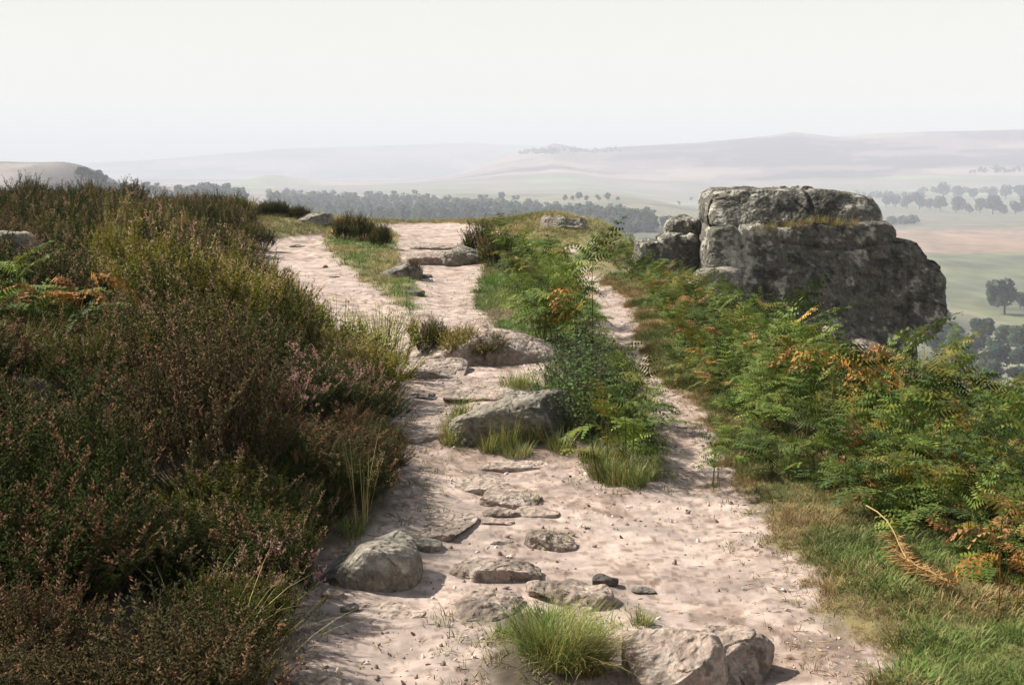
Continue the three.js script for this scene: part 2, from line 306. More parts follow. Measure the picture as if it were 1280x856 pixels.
function rock({ w, h, depth, seed = 1, n = 22, boxy = 3.2, cuts = 5, lump = 0.10, fine = 0.03, tone = 'pale', warp, groove, uvScale = 0.8, lichen = 0.5, dark = 0.5, chip = 0.038, cell, crustAt }) {
  const R = rng(seed * 7919 + 13), planes = [];
  for (let k = 0; k < cuts; k++) { const v = new THREE.Vector3(R() * 2 - 1, R() * 1.4 - 0.3, R() * 2 - 1).normalize(); planes.push([v, 0.62 + 0.3 * R()]); }
  const b = new Build(), axes = [[0, 1, 2, 1], [0, 1, 2, -1], [1, 2, 0, 1], [1, 2, 0, -1], [2, 0, 1, 1], [2, 0, 1, -1]], ox = seed * 11.7, size = Math.cbrt(w * h * depth);
  for (const [i, j, k, s] of axes) {
    const start = b.n;
    for (let a = 0; a <= n; a++) for (let c = 0; c <= n; c++) {
      const q = [0, 0, 0]; q[i] = Math.tan((a / n * 2 - 1) * 0.7854); q[j] = Math.tan((c / n * 2 - 1) * 0.7854) * s; q[k] = s;
      const m = Math.pow(Math.abs(q[0]) ** boxy + Math.abs(q[1]) ** boxy + Math.abs(q[2]) ** boxy, 1 / boxy); q[0] /= m; q[1] /= m; q[2] /= m;
      const v = new THREE.Vector3(...q);
      for (const [pn, pd] of planes) { const e = v.dot(pn) - pd; if (e > 0) v.addScaledVector(pn, -e * 0.9); }
      let x, y, z; if (warp) [x, y, z] = warp(v.x, v.y, v.z); else { x = v.x * w / 2; y = (v.y * 0.5 + 0.5) * h; z = v.z * depth / 2; }
      const dir = new THREE.Vector3(q[0] / w, q[1] / h, q[2] / depth).normalize(), f1 = 1.6 / size, f2 = 7 / size;
      let e = size * lump * fbm(x * f1 + ox, y * f1, z * f1 + 3.3, 3) + size * fine * fbm(x * f2 + ox, y * f2 * 1.6, z * f2 + 7.7, 4, 0.6);
      e += chip * size * facets(x, y, z, cell ?? size * 0.42, seed % 97) + 0.35 * chip * size * facets(x, y, z, (cell ?? size * 0.42) * 0.42, seed % 89);
      if (groove) e += groove(x, y, z, q);
      x += dir.x * e; y += dir.y * e; z += dir.z * e;
      b.v(x, y, z);
    }
    for (let a = 0; a < n; a++) for (let c = 0; c < n; c++) { const p = start + a * (n + 1) + c; b.t(p, p + n + 1, p + 1); b.t(p + 1, p + n + 1, p + n + 2); }
  }
  const g0 = new THREE.BufferGeometry(); g0.setAttribute('position', new THREE.Float32BufferAttribute(b.p, 3)); g0.setIndex(b.i);
  const g = mergeVertices(g0, 1e-5); g.computeVertexNormals();
  const p = g.attributes.position, col = new Float32Array(p.count * 3), [base, crust, lich] = TONES[tone];
  for (let k = 0; k < p.count; k++) {
    const x = p.getX(k), y = p.getY(k), z = p.getZ(k), s = 2.2 / Math.cbrt(size);
    const a = fbm(x * s + ox, y * s, z * s + 1.7, 4, 0.6), l = fbm(x * s * 3.6 + 50 + ox, y * s * 3.6, z * s * 3.6 + 2.2, 4, 0.65), f = fbm(x * s * 7, y * s * 7 + ox, z * s * 7 + 4.4, 3, 0.7);
    const pc = sstep(0.16, 0.28, l + 0.35 * f - (0.5 - lichen) * 0.5 + (crustAt ? crustAt(x, y, z) : 0)), dk = sstep(0.08, 0.3, a + 0.6 * f - (0.5 - dark) * 0.5), q = 1 + 0.22 * a + 0.3 * f;
    for (let c = 0; c < 3; c++) col[k * 3 + c] = Math.max(0.01, lerp(lerp(base[c], crust[c], pc), lich[c], dk * 0.85) * q);
  }
  g.setAttribute('color', new THREE.BufferAttribute(col, 3));
  return boxMapped(g, uvScale);
}
// A stone seen between px0..px1 whose foot is at py1 and whose top is at py0, lying on the ground
function stone(name, label, px0, px1, py0, py1, o = {}) {
  const q = at((px0 + px1) / 2, py1 - (o.foot ?? 2)), w = metres(px1 - px0, q.d), dep = o.depth ?? w * (o.flat ? 0.9 : 0.75);
  const lookDown = (EYE - q.y) / q.d; let hgt = o.h ?? Math.max(0.02, metres(py1 - py0, q.d) - dep * lookDown * (o.flat ? 0.85 : 0.55));
  if (hgt < 0.12) hgt *= 0.85; const sunk = o.sunk ?? 0.3, full = hgt * (1 + sunk);
  const g = rock({ seed: Math.round(px0 + py0), ...o, w: w * 1.02, h: full, depth: dep });
  const m = new THREE.Mesh(g, o.big ? bigStoneMaterial : stoneMaterial); m.castShadow = m.receiveShadow = true;
  m.position.set(q.x, q.y - hgt * sunk - (o.down ?? 0.006), -(q.d + dep * 0.42)); m.rotation.y = o.turn ?? 0; if (o.tilt) m.rotation.z = o.tilt;
  tag(m, name, label, 'rock', o.group); m.userData.foot = q; return m;
}
stone('boulder', 'rounded grey wedge boulder at the foot of the heather bank', 384, 526, 668, 742, { tone: 'grey', n: 56, depth: 0.42, h: 0.225, boxy: 2.6, cuts: 3, lump: 0.07, fine: 0.012, chip: 0.018, dark: 0.3, turn: -0.25, sunk: 0.4, lichen: 0.45,
  warp: (a, b, c) => { const sl = table([[-1, 0.02], [-0.6, 0.30], [-0.1, 0.74], [0.3, 1.0], [0.7, 0.93], [1, 0.55]])(a); return [a * 0.215, b > 0 ? 0.12 + b * 0.175 * sl : 0.12 + b * 0.12, c * 0.2 * (0.72 + 0.28 * sl)]; } });
stone('boulder', 'pale blocky boulder with a flat top beside the grass tuft', 792, 908, 772, 880, { tone: 'pale', n: 60, depth: 0.34, h: 0.205, boxy: 3.8, cuts: 4, lump: 0.07, fine: 0.014, turn: 0.3, lichen: 0.8, dark: 0.25, chip: 0.035 });
stone('boulder', 'cracked tan boulder leaning against the pale blocky boulder', 878, 970, 780, 856, { tone: 'pale', n: 50, depth: 0.28, h: 0.145, boxy: 3.4, cuts: 5, lump: 0.12, fine: 0.025, chip: 0.04, turn: -0.3, dark: 0.6 });
stone('path_stone', 'long low stone with a dark knobbed end lying in the sand', 562, 678, 690, 724, { tone: 'pale', n: 34, depth: 0.20, h: 0.075, boxy: 4, cuts: 5, lump: 0.13, fine: 0.035, turn: 0.12, dark: 0.6 });
stone('ledge_stone', 'low bedrock ledge poking out behind the yellow grass tuft', 576, 648, 744, 784, { tone: 'pale', n: 30, depth: 0.34, h: 0.05, turn: -0.35, lump: 0.16, dark: 0.55 });
stone('ledge_stone', 'earthy brown ledge above the yellow grass tuft', 672, 760, 722, 768, { tone: 'pale', n: 30, depth: 0.36, h: 0.075, lump: 0.16, turn: 0.4, dark: 0.62 });
stone('pebble', 'small dark brown stone alone on the sand', 741, 774, 714, 734, { tone: 'dark', n: 16, h: 0.05, sunk: 0.25 });
stone('pebble', 'flat crumbling brown clod on the sand', 790, 822, 729, 743, { tone: 'dark', n: 14, flat: true, h: 0.022 });
stone('path_stone', 'squat stone with a grassy dark face in the path', 658, 720, 650, 686, { tone: 'pale', n: 30, depth: 0.2, h: 0.085, boxy: 4, lump: 0.12, turn: 0.3, dark: 0.55 });
stone('flat_stone', 'broad layered slab against the heather edge', 484, 592, 636, 674, { tone: 'pale', n: 40, depth: 0.42, h: 0.045, boxy: 6, cuts: 2, lump: 0.05, fine: 0.025, chip: 0.05, flat: true, dark: 0.45, turn: -0.12, groove: (x, y) => -0.012 * Math.exp(-(((y - 0.05) / 0.008) ** 2)) });
stone('path_stone', 'rounded grey stone tucked below the layered slab', 506, 552, 666, 690, { tone: 'grey', n: 24, depth: 0.14, h: 0.05, boxy: 2.6, lump: 0.08 });
stone('flat_stone', 'pale flat slab with a crumbly front edge', 568, 644, 588, 614, { tone: 'pale', n: 28, depth: 0.36, h: 0.055, boxy: 5, flat: true, lump: 0.07, dark: 0.45 });
stone('flat_stone', 'pale ridged slab with grass growing from its end', 602, 680, 604, 630, { tone: 'pale', n: 30, depth: 0.34, h: 0.06, boxy: 4, flat: true, lump: 0.10, dark: 0.4, turn: -0.3, tilt: -0.06 });
stone('path_stone', 'small humped stone with a dark notch on the sand', 602, 654, 629, 644, { tone: 'pale', n: 22, depth: 0.14, h: 0.04, lump: 0.16, dark: 0.55 });
stone('path_stone', 'tiny worn stone between the humped stone and the long stone', 596, 644, 642, 657, { tone: 'pale', n: 18, depth: 0.13, h: 0.022, flat: true, lump: 0.14 });
stone('path_stone', 'thin dark stone chip near the long low stone', 610, 640, 670, 680, { tone: 'dark', n: 14, flat: true, h: 0.016 });
stone('ledge_stone', 'mossy dark faced ledge with a pale rounded shoulder', 560, 726, 502, 562, { tone: 'grey', n: 60, depth: 0.6, h: 0.21, boxy: 4, cuts: 3, lump: 0.10, fine: 0.035, turn: 0.1, dark: 0.62, sunk: 0.3, tilt: 0.04 });
stone('flat_stone', 'long smooth slab at the foot of the mossy ledge', 590, 704, 566, 586, { tone: 'pale', n: 26, depth: 0.3, h: 0.04, boxy: 5, flat: true, lump: 0.08, dark: 0.4 });
stone('flat_stone', 'smooth flat step stone with a dark undercut front', 484, 582, 446, 472, { tone: 'pale', n: 36, depth: 0.62, h: 0.10, boxy: 5, cuts: 3, lump: 0.05, fine: 0.02, flat: true, lichen: 0.8, dark: 0.3, turn: -0.05 });
stone('ledge_stone', 'long curved gritstone hump crossing the path', 516, 694, 398, 452, { tone: 'grey', n: 64, depth: 0.9, h: 0.27, boxy: 3, cuts: 2, lump: 0.05, fine: 0.012, lichen: 0.75, dark: 0.2, turn: -0.16, tone: 'pale',
  warp: (a, b, c) => { const sl = table([[-1, 0.55], [-0.5, 0.98], [0, 1], [0.5, 0.72], [1, 0.2]])(a); return [a * 0.63, b > 0 ? 0.12 + b * 0.25 * sl : 0.12 + b * 0.14, c * 0.42]; } });
stone('flat_stone', 'flush bedrock slab worn smooth above the mossy ledge', 548, 690, 474, 502, { n: 36, depth: 0.7, h: 0.05, boxy: 4, flat: true, lump: 0.05, fine: 0.015, chip: 0.02, lichen: 0.7, dark: 0.25, turn: -0.1 });
stone('flat_stone', 'cracked flat slab beside the heather below the step stone', 498, 566, 520, 556, { n: 30, depth: 0.5, h: 0.04, boxy: 4, flat: true, lump: 0.07, dark: 0.4, turn: 0.2 });
stone('path_stone', 'crumbling dark earth lump below the step stone', 514, 546, 486, 500, { tone: 'dark', n: 20, depth: 0.2, h: 0.035, lump: 0.2, chip: 0.1 });
stone('path_stone', 'broken dark ledge chip on the pale slope', 552, 586, 482, 490, { tone: 'dark', n: 18, depth: 0.14, h: 0.02, lump: 0.2 });
stone('flat_stone', 'thin flaking slab across the sand near the wedge boulder', 466, 532, 758, 776, { n: 26, depth: 0.2, h: 0.022, flat: true, lump: 0.09, dark: 0.35 });
stone('flat_stone', 'small flat slab set in the sand above the squat stone', 644, 700, 628, 644, { n: 22, depth: 0.2, h: 0.025, flat: true, lump: 0.08, dark: 0.35 });
stone('pebble', 'pale oval pebble beside the wedge boulder', 398, 430, 741, 757, { tone: 'pale', n: 16, h: 0.035 });
stone('pebble', 'black wet looking pebble beside the wedge boulder', 424, 448, 755, 770, { tone: 'dark', n: 16, h: 0.04 });
stone('pebble', 'flat pale pebble in the shade of the heather', 393, 434, 784, 799, { tone: 'pale', n: 16, flat: true, h: 0.02 });
stone('pebble', 'pale pebble at the lowest heather on the path', 352, 424, 848, 868, { tone: 'pale', n: 16, flat: true, h: 0.03 });
stone('path_stone', 'sloping bedrock step below the dark humped rock', 500, 566, 310, 332, { tone: 'pale', n: 28, depth: 0.9, h: 0.16, boxy: 3, lump: 0.1, lichen: 0.7, dark: 0.35 });
stone('path_stone', 'dark humped rock with a pale top near the two heather bushes', 550, 602, 308, 333, { tone: 'grey', n: 30, depth: 0.7, h: 0.26, boxy: 2.8, lump: 0.1, dark: 0.4 });
stone('flat_stone', 'low bedrock band across the upper path', 500, 600, 296, 312, { tone: 'pale', n: 30, depth: 1.2, h: 0.10, boxy: 3, lump: 0.08, flat: true, lichen: 0.7, dark: 0.35 });
stone('path_stone', 'lichen stone half buried in the grass island', 478, 528, 324, 352, { tone: 'grey', n: 26, depth: 0.5, h: 0.15, lump: 0.12, dark: 0.55 });
stone('path_stone', 'thin brown slab at the tip of the grass island', 510, 540, 340, 350, { tone: 'dark', n: 18, depth: 0.3, h: 0.05, flat: true });
stone('path_stone', 'small dark stone by the tip of the grass island', 502, 534, 362, 374, { tone: 'dark', n: 18, depth: 0.26, h: 0.07 });
stone('pebble', 'grey stone lying on the narrow upper path', 360, 380, 300, 309, { tone: 'grey', n: 14, h: 0.06 });
stone('pebble', 'brown pebble on the upper path by the grass island', 402, 410, 330, 336, { tone: 'dark', n: 12, h: 0.05 });
stone('pebble', 'dark pebble on the path above the yellow heath', 410, 424, 342, 348, { tone: 'dark', n: 12, h: 0.03 });
stone('moor_rock', 'flat grey rock on the grassy crest among heather', 368, 412, 266, 286, { tone: 'grey', n: 24, depth: 0.7, h: 0.22, lump: 0.1, lichen: 0.7 });
stone('moor_rock', 'weathered grey rock buried in the heather bank', -40, 38, 340, 388, { tone: 'grey', n: 40, depth: 0.5, h: 0.5, lump: 0.12, lichen: 0.8, sunk: 0.2 });
stone('moor_rock', 'broken pale rock on the grassy crest of the edge', 676, 732, 266, 290, { tone: 'grey', n: 34, depth: 0.7, h: 0.24, lump: 0.12, fine: 0.04, lichen: 0.65, chip: 0.09 });
stone('moor_rock', 'tiny dark rock on the skyline grass', 536, 556, 268, 276, { tone: 'dark', n: 14, depth: 0.3, h: 0.12 });

// ---- the crag: each block a thing of its own, standing about 18 m away on the brink
const CRAG = 18, mpp = CRAG / F;
const crag = (px, py) => { const [x, y, a] = bearing(px, py), t = CRAG / a; return [x * t, EYE + y * t]; };
function cragRock(name, label, outline, depth, ahead, o = {}) {
  // outline: rows [py, pxLeft, pxRight] from the top down
  const L = table(outline.map(([py, l]) => [py, l])), Rr = table(outline.map(([py, , r]) => [py, r])), top = outline[0][0], bot = outline[outline.length - 1][0];
  const [cx, cy] = crag((outline[0][1] + outline[0][2]) / 2, bot), h = (bot - top) * mpp, w = Math.max(...outline.map((q) => q[2] - q[1])) * mpp;
  const g = rock({ w, h, depth, tone: 'crag', boxy: 7, cuts: 0, n: 60, lump: 0.05, fine: 0.022, uvScale: 1.1, seed: Math.round(top + outline[0][1]), ...o,
    warp: (a, b, c) => { const py = bot + (top - bot) * (b * 0.5 + 0.5), l = crag(L(py), py)[0], r = crag(Rr(py), py)[0], tl = o.topLine ? o.topLine(l + (r - l) * (a * 0.5 + 0.5), b) : 0, batter = o.batter ? o.batter(b) : 0;
      return [lerp(l, r, a * 0.5 + 0.5) - cx, (b * 0.5 + 0.5) * h + tl, c * depth / 2 + batter]; } });
  const m = new THREE.Mesh(g, bigStoneMaterial); m.castShadow = m.receiveShadow = true; m.position.set(cx, cy, -(CRAG + ahead)); m.rotation.y = o.turn ?? 0;
  return tag(m, name, label, 'rock', 'blocks of the gritstone crag');
}
cragRock('crag_block', 'huge dark gritstone block with an overhanging prow', [[277, 893, 1106], [284, 884, 1113], [296, 880, 1116], [301, 879, 1139], [316, 878, 1149], [330, 878, 1166], [346, 878, 1173], [394, 886, 1171], [408, 930, 1164], [418, 985, 1150], [430, 1010, 1120], [446, 1020, 1085]], 1.9, 0.4,
  { n: 150, lump: 0.012, fine: 0.022, dark: 0.50, lichen: 0.56, boxy: 20, chip: 0.03, cell: 0.8, crustAt: (x, y) => 0.4 * Math.exp(-(((x + 0.82 + 0.1 * noise(y * 4, 3)) / 0.16) ** 2)), batter: (b) => -0.10 * b,
    groove: (x, y, z, q) => { let e = 0; const l = y - 1.48 + 0.05 * Math.sin(x * 4) - 0.02 * noise(x * 9, 4); if (x > -0.35) e -= 0.075 * Math.exp(-((l / 0.028) ** 2)); const s = x - 1.24 - 0.03 * noise(y * 6, 2); if (y < 1.2 && y > 0.35) e -= 0.06 * Math.exp(-((s / 0.018) ** 2)); const v = x + 0.86 + 0.04 * noise(y * 5, 9); e -= 0.05 * Math.exp(-((v / 0.03) ** 2)); e -= 0.022 * sstep(0.55, 0.8, noise(x * 0.9 + 3, y * 11 + 1.5 * noise(x * 1.3, 7)));  e -= 0.05 * Math.max(0, noise(x * 3.2, y * 4.6, z * 3.2 + 0.5) - 0.35); return e; } });
cragRock('crag_block', 'long weathered cap slab lying on top of the huge block', [[237, 930, 1020], [241, 900, 1060], [247, 889, 1092], [256, 885, 1099], [270, 884, 1101], [278, 886, 1099], [285, 890, 1094]], 1.35, 0.45,
  { n: 110, lump: 0.02, fine: 0.022, lichen: 0.66, dark: 0.46, boxy: 12, chip: 0.05, cell: 0.46, batter: (b) => -0.14 * b, groove: (x, y, z) => { const s = x - 0.32 - 0.04 * noise(y * 8, 3); return -0.05 * Math.exp(-((s / 0.03) ** 2)) - 0.06 * Math.max(0, noise(x * 4, y * 6, z * 4 + 2.5) - 0.3); } });
cragRock('crag_block', 'shaded rounded block under the prow of the huge block', [[410, 1082, 1150], [425, 1076, 1164], [440, 1072, 1163], [540, 1066, 1170]], 1.2, 0.9, { n: 44, dark: 0.55, lichen: 0.46, lump: 0.06, boxy: 5 });
cragRock('crag_block', 'sunlit rounded boulder perched beside the cap slab', [[272, 850, 874], [278, 841, 882], [288, 837, 885], [302, 838, 884]], 0.6, 0.7, { n: 36, lump: 0.08, lichen: 0.75, dark: 0.35, boxy: 4, chip: 0.07 });
cragRock('crag_block', 'cracked block below the perched boulder', [[292, 838, 872], [300, 828, 880], [318, 826, 882], [350, 824, 884]], 0.7, 0.5, { n: 40, lump: 0.06, lichen: 0.6, dark: 0.5, boxy: 7, chip: 0.08 });
cragRock('crag_block', 'flat topped pale block at the end of the crag', [[301, 802, 828], [306, 799, 832], [345, 794, 836]], 0.6, 0.45, { n: 30, lump: 0.05, lichen: 0.75, dark: 0.4, boxy: 7, chip: 0.08 });
cragRock('crag_block', 'grey block in the bracken at the foot of the huge block', [[330, 866, 912], [336, 860, 916], [352, 858, 917], [372, 858, 917]], 0.5, -0.75, { n: 34, lump: 0.10, lichen: 0.6, dark: 0.4, boxy: 5, tone: 'grey' });
cragRock('crag_stone', 'pale slab tilted out of the bracken under the huge block', [[408, 1040, 1078], [414, 1036, 1098], [424, 1034, 1118], [510, 1030, 1128]], 0.9, -0.75, { n: 34, lump: 0.07, lichen: 0.9, dark: 0.3, boxy: 4, tone: 'pale', topLine: (x, b) => -0.16 * (b * 0.5 + 0.5) * clamp((x - 4.1) / 0.7) });
cragRock('crag_stone', 'small white stone showing through the bracken', [[391, 1001, 1011], [396, 999, 1013], [408, 998, 1014]], 0.16, -1.4, { n: 14, lump: 0.1, tone: 'pale', lichen: 1, dark: 0, boxy: 3 });
stone('crag_stone', 'long thin slab shelf running out from the crag', 738, 836, 282, 300, { tone: 'grey', n: 40, depth: 1.1, h: 0.30, boxy: 5, lump: 0.06, fine: 0.03, lichen: 0.8, dark: 0.4, group: 'blocks of the gritstone crag' });
stone('crag_stone', 'lower slab shelf just behind the bracken brink', 762, 850, 290, 312, { tone: 'grey', n: 34, depth: 0.9, h: 0.30, boxy: 5, lump: 0.06, lichen: 0.7, dark: 0.45, group: 'blocks of the gritstone crag' });

// ------------------------------------------------------------------ heather
function heatherGeometry(seed, { R = 0.30, H = 0.42, stems = 44, plumes = 4, shoots = 42, flower = 0.4, r = 0.0019, skew = 0.1 } = {}) {
  const Q = rng(seed), leaf = new Build(), bloom = new Build(), wood = new Build(), kx = (Q() - 0.5) * skew, kz = (Q() - 0.5) * skew;
  for (let s = 0; s < stems; s++) {
    const az = Q() * 6.2832, rad = R * Math.sqrt(Q()), reach = rad / R, L = H * (0.6 + 0.5 * Q()) * (1 - 0.42 * reach * reach), bx = Math.cos(az) * rad * 0.3, bz = Math.sin(az) * rad * 0.3;
    const ex = Math.cos(az) * rad + kx, ez = Math.sin(az) * rad + kz, wob = [(Q() - 0.5) * 0.06, (Q() - 0.5) * 0.06];
    const point = (t) => [lerp(bx, ex, t ** 0.8) + wob[0] * Math.sin(t * 5), L * t, lerp(bz, ez, t ** 0.8) + wob[1] * Math.sin(t * 4.2)];
    wood.tube([0, 0.35, 0.7, 1].map(point), 0.0026, 0.0010, [1, 1, 1], 3);
    for (let p = 0; p < plumes; p++) {                    // side branches, each an upright plume of tiny leafy shoots
      const t0 = p ? 0.35 + 0.45 * Q() : 0.55, a0 = point(t0), f0 = Q() * 6.2832, lean = p ? 0.25 + 0.5 * Q() : 0, len = (p ? 0.09 + 0.13 * Q() : L * 0.5), tip0 = p ? [a0[0] + Math.cos(f0) * lean * len, a0[1] + len * 0.92, a0[2] + Math.sin(f0) * lean * len] : point(1.04);
      const flowering = Q() < flower, from = 0.35 + 0.4 * Q(), q0 = 0.7 + 0.6 * Q(), yel = Q(), m0 = 0.7 + 0.6 * Q(), hue = 0.85 + 0.3 * Q();
      for (let k = 0; k < shoots; k++) {
        const t = Math.pow(Q(), 0.85), a = a0.map((v, c) => lerp(v, tip0[c], t)), f = Q() * 6.2832, out = 0.5 + 0.5 * Q(), l = (0.013 + 0.014 * Q()) * (1.15 - 0.5 * t), e = [a[0] + Math.cos(f) * out * l, a[1] + l * (0.55 + 0.5 * Q()), a[2] + Math.sin(f) * out * l];
        if (flowering && t > from) { const m = m0 * (0.75 + 0.5 * Q()); bloom.spike(a, e, r * 1.25, [m, m * hue, m * hue]); }
        else { const q = q0 * (0.7 + 0.6 * Q()); leaf.spike(a, e, r, [q * (0.85 + 0.45 * yel), q, q * 0.9]); }
      }
    }
  }
  return { leaf: leaf.geometry(), bloom: bloom.geometry(), wood: wood.geometry() };
}
const woodMaterial = dryMaterial(lin(0.085, 0.06, 0.045));
const HEATHER_LEAF = { deep: dryMaterial(lin(0.028, 0.040, 0.008), 0.9), olive: dryMaterial(lin(0.054, 0.060, 0.010), 0.9), bright: dryMaterial(lin(0.15, 0.15, 0.018), 0.9), brown: dryMaterial(lin(0.050, 0.043, 0.018), 0.9) };
const HEATHER_BLOOM = { rust: dryMaterial(lin(0.125, 0.070, 0.036)), dusky: dryMaterial(lin(0.195, 0.130, 0.072)), pink: dryMaterial(lin(0.38, 0.215, 0.175)), straw: dryMaterial(lin(0.30, 0.22, 0.11)) };
const heatherShapes = [1, 2, 3, 4, 5].map((k) => heatherGeometry(k * 37, { R: 0.25 + 0.04 * (k % 3), H: 0.37 + 0.042 * k, stems: 84 + 10 * (k % 3), flower: 0.16 + 0.11 * (k % 4), skew: 0.16 }));
const denseShapes = [51, 52].map((k) => heatherGeometry(k, { R: 0.29, H: 0.46, stems: 110, plumes: 4, shoots: 46, flower: k === 51 ? 0.3 : 0.5, skew: 0.08 }));
const tallShape = heatherGeometry(991, { R: 0.26, H: 0.62, stems: 72, plumes: 4, shoots: 44, flower: 0.25 });
const heatherKinds = [
  { leaf: 'deep', bloom: 'rust', text: 'dark green heather bush with rusty spent flowers on the bank' },
  { leaf: 'olive', bloom: 'dusky', text: 'olive heather bush with dusky brown flower spikes on the bank' },
  { leaf: 'brown', bloom: 'rust', text: 'withered brown heather bush on the bank beside the path' },
  { leaf: 'deep', bloom: 'pink', text: 'dark heather bush topped with pale pink flowers on the bank' },
  { leaf: 'bright', bloom: 'straw', text: 'yellowish green heath bush on the bank beside the path' },
  { leaf: 'deep', bloom: 'dusky', text: 'deep green heather bush with few faded flowers on the bank' },
];
function heatherBush(x, d, scale, kind, shape, turn, label, group, H = 1, lower = 0.02) {
  const o = new THREE.Group(), k = heatherKinds[kind]; o.position.set(x, ground(x, d) - lower, -d); o.rotation.set(0, turn, 0); o.scale.set(scale, scale * H, scale);
  part(o, 'stems', shape.wood, woodMaterial, 'stuff'); part(o, 'foliage', shape.leaf, HEATHER_LEAF[k.leaf], 'stuff'); part(o, 'flower_spikes', shape.bloom, HEATHER_BLOOM[k.bloom], 'stuff');
  o.traverse((m) => { m.castShadow = m.receiveShadow = true; });
  return tag(o, 'heather_bush', label ?? k.text, 'heather', group);
}
{
  const Q = rng(5), spots = [], clearing = [[40, 445, 0.42], [70, 440, 0.4], [40, 480, 0.4], [5, 375, 0.35]].map(([px, py, r]) => { const q = at(px, py); return [q.x, q.d, r]; });
  for (let d = 2.2; d < 30; d += 0.37) for (let x = leftEdge(d) - 0.12; x > -0.47 * d - 1.6; x -= 0.40) {
    const X = x + (Q() - 0.5) * 0.34, D = d + (Q() - 0.5) * 0.34;
    if (X > leftEdge(D) - 0.10 || Q() < 0.06) continue;
    if (clearing.some(([cx, cd, cr]) => Math.hypot(X - cx, D - cd) < cr)) continue;
    spots.push({ x: X, d: D, s: 0.7 + 0.75 * Q() ** 1.4, u: Q(), v: Q(), w: Q(), turn: Q() * 6.28, size: 1 / D * (X < -0.39 * D ? 0.2 : 1) });
  }
  for (let d = 2.4; d < 27; d += 0.2 + 0.006 * d) spots.push({ x: leftEdge(d) - 0.10 - 0.1 * Q(), d, s: 0.65 + 0.3 * Q(), u: Q(), v: 0.4 + 0.6 * Q(), w: Q(), turn: Q() * 6.28, size: 1 / d });
  spots.sort((a, b) => b.size - a.size);
  const rest = heatherShapes.map(() => heatherKinds.map(() => []));
  spots.forEach((p, i) => {
    const patch = fbm(p.x * 0.55 + 31, p.d * 0.42, 0, 2), warm = fbm(p.x * 0.35, p.d * 0.3 + 77, 0, 2), near = p.d < 8;
    let kind = patch > 0.28 ? 1 : patch < -0.28 ? 2 : warm > 0.15 ? 0 : 5;
    if (p.u < 0.18) kind = 0; else if (p.u > 0.88) kind = 1;
    // pink patch and the two yellow green patches seen on the bank
    const pink = onPlane(250, 560), yel = onPlane(280, 470), yel2 = onPlane(470, 470), g2 = onPlane(45, 470);
    if (Math.hypot(p.x - pink[0], p.d - pink[1] - 0.2) < 0.8 && p.v < 0.5) kind = 3;
    if ((Math.hypot(p.x - yel[0], (p.d - yel[1] - 0.2) * 0.7) < 0.7 && p.v < 0.75) || (Math.hypot(p.x - yel2[0], (p.d - yel2[1]) * 0.55) < 0.6 && p.v < 0.7)) kind = 4;
    if (p.v > 0.98) kind = 3;
    if (p.w > 0.95 && p.d > 9) kind = 4;
    const si = Math.floor(p.w * 4.999), H = lerp(0.6, 1.15, p.v) * (1 + 0.25 * patch) * (p.d > 20 ? 0.9 : 1) * lerp(0.72, 1, sstep(0.05, 0.5, leftEdge(p.d) - p.x));
    if (i < 290) heatherBush(p.x, p.d, p.s, kind, heatherShapes[si], p.turn, null, 'heather bushes covering the bank', H);
    else rest[si][kind].push([p, H]);
  });
  const all = new THREE.Group();
  rest.forEach((byKind, si) => byKind.forEach((list, kind) => {
    if (!list.length) return;
    const m4 = new THREE.Matrix4(), qt = new THREE.Quaternion(), up = new THREE.Vector3(0, 1, 0);
    for (const [nm, geo, mat] of [['stems', heatherShapes[si].wood, woodMaterial], ['foliage', heatherShapes[si].leaf, HEATHER_LEAF[heatherKinds[kind].leaf]], ['flower_spikes', heatherShapes[si].bloom, HEATHER_BLOOM[heatherKinds[kind].bloom]]]) {
      const im = new THREE.InstancedMesh(geo, mat, list.length); im.name = nm; im.castShadow = im.receiveShadow = true;
      list.forEach(([p, H], k) => im.setMatrixAt(k, m4.compose(new THREE.Vector3(p.x, ground(p.x, p.d) - 0.02, -p.d), qt.setFromAxisAngle(up, p.turn), new THREE.Vector3(p.s, p.s * H, p.s))));
      all.add(im);
    }
  }));
  tag(all, 'heather_carpet', 'distant brown heather carpet behind the bank of bushes', 'heather', null, 'stuff');
}
// bushes that stand by themselves
function bushAt(px, py, wpx, hpx, kind, shape, label, group) { const q = at(px, py), w = metres(wpx, q.d), h = metres(hpx, q.d), s = w / 0.62; return heatherBush(q.x, q.d + w * 0.3, s, kind, shape, px * 0.7, label, group, h / (0.47 * s)); }
bushAt(600, 327, 54, 52, 0, denseShapes[0], 'dark rounded heather bush at the upper path beside the brownish one');
bushAt(622, 340, 54, 56, 1, denseShapes[1], 'brownish pink heather bush in front of the dark rounded one');
bushAt(428, 304, 42, 40, 0, denseShapes[1], 'tall brown heather bush at the tail of the grass island', 'heather row on the grass island');
bushAt(452, 306, 40, 40, 5, denseShapes[0], 'dark green heather bush amid the row on the grass island', 'heather row on the grass island');
bushAt(474, 312, 36, 34, 0, denseShapes[0], 'dark heather bush ending the row on the grass island', 'heather row on the grass island');
for (const [px, py, w, h] of [[330, 274, 36, 24], [352, 273, 30, 22], [372, 276, 34, 20], [318, 270, 26, 20]]) bushAt(px, py, w, h, 0, denseShapes[px % 2], 'rusty heather bush on the skyline crest', 'heather on the skyline crest');
for (const [px, py, w, h] of [[398, 274, 16, 8], [455, 274, 12, 10], [500, 273, 20, 7], [546, 274, 14, 7]]) bushAt(px, py, w, h, 2, heatherShapes[px % 5], 'tiny dark heather clump on the skyline grass', 'heather on the skyline grass');
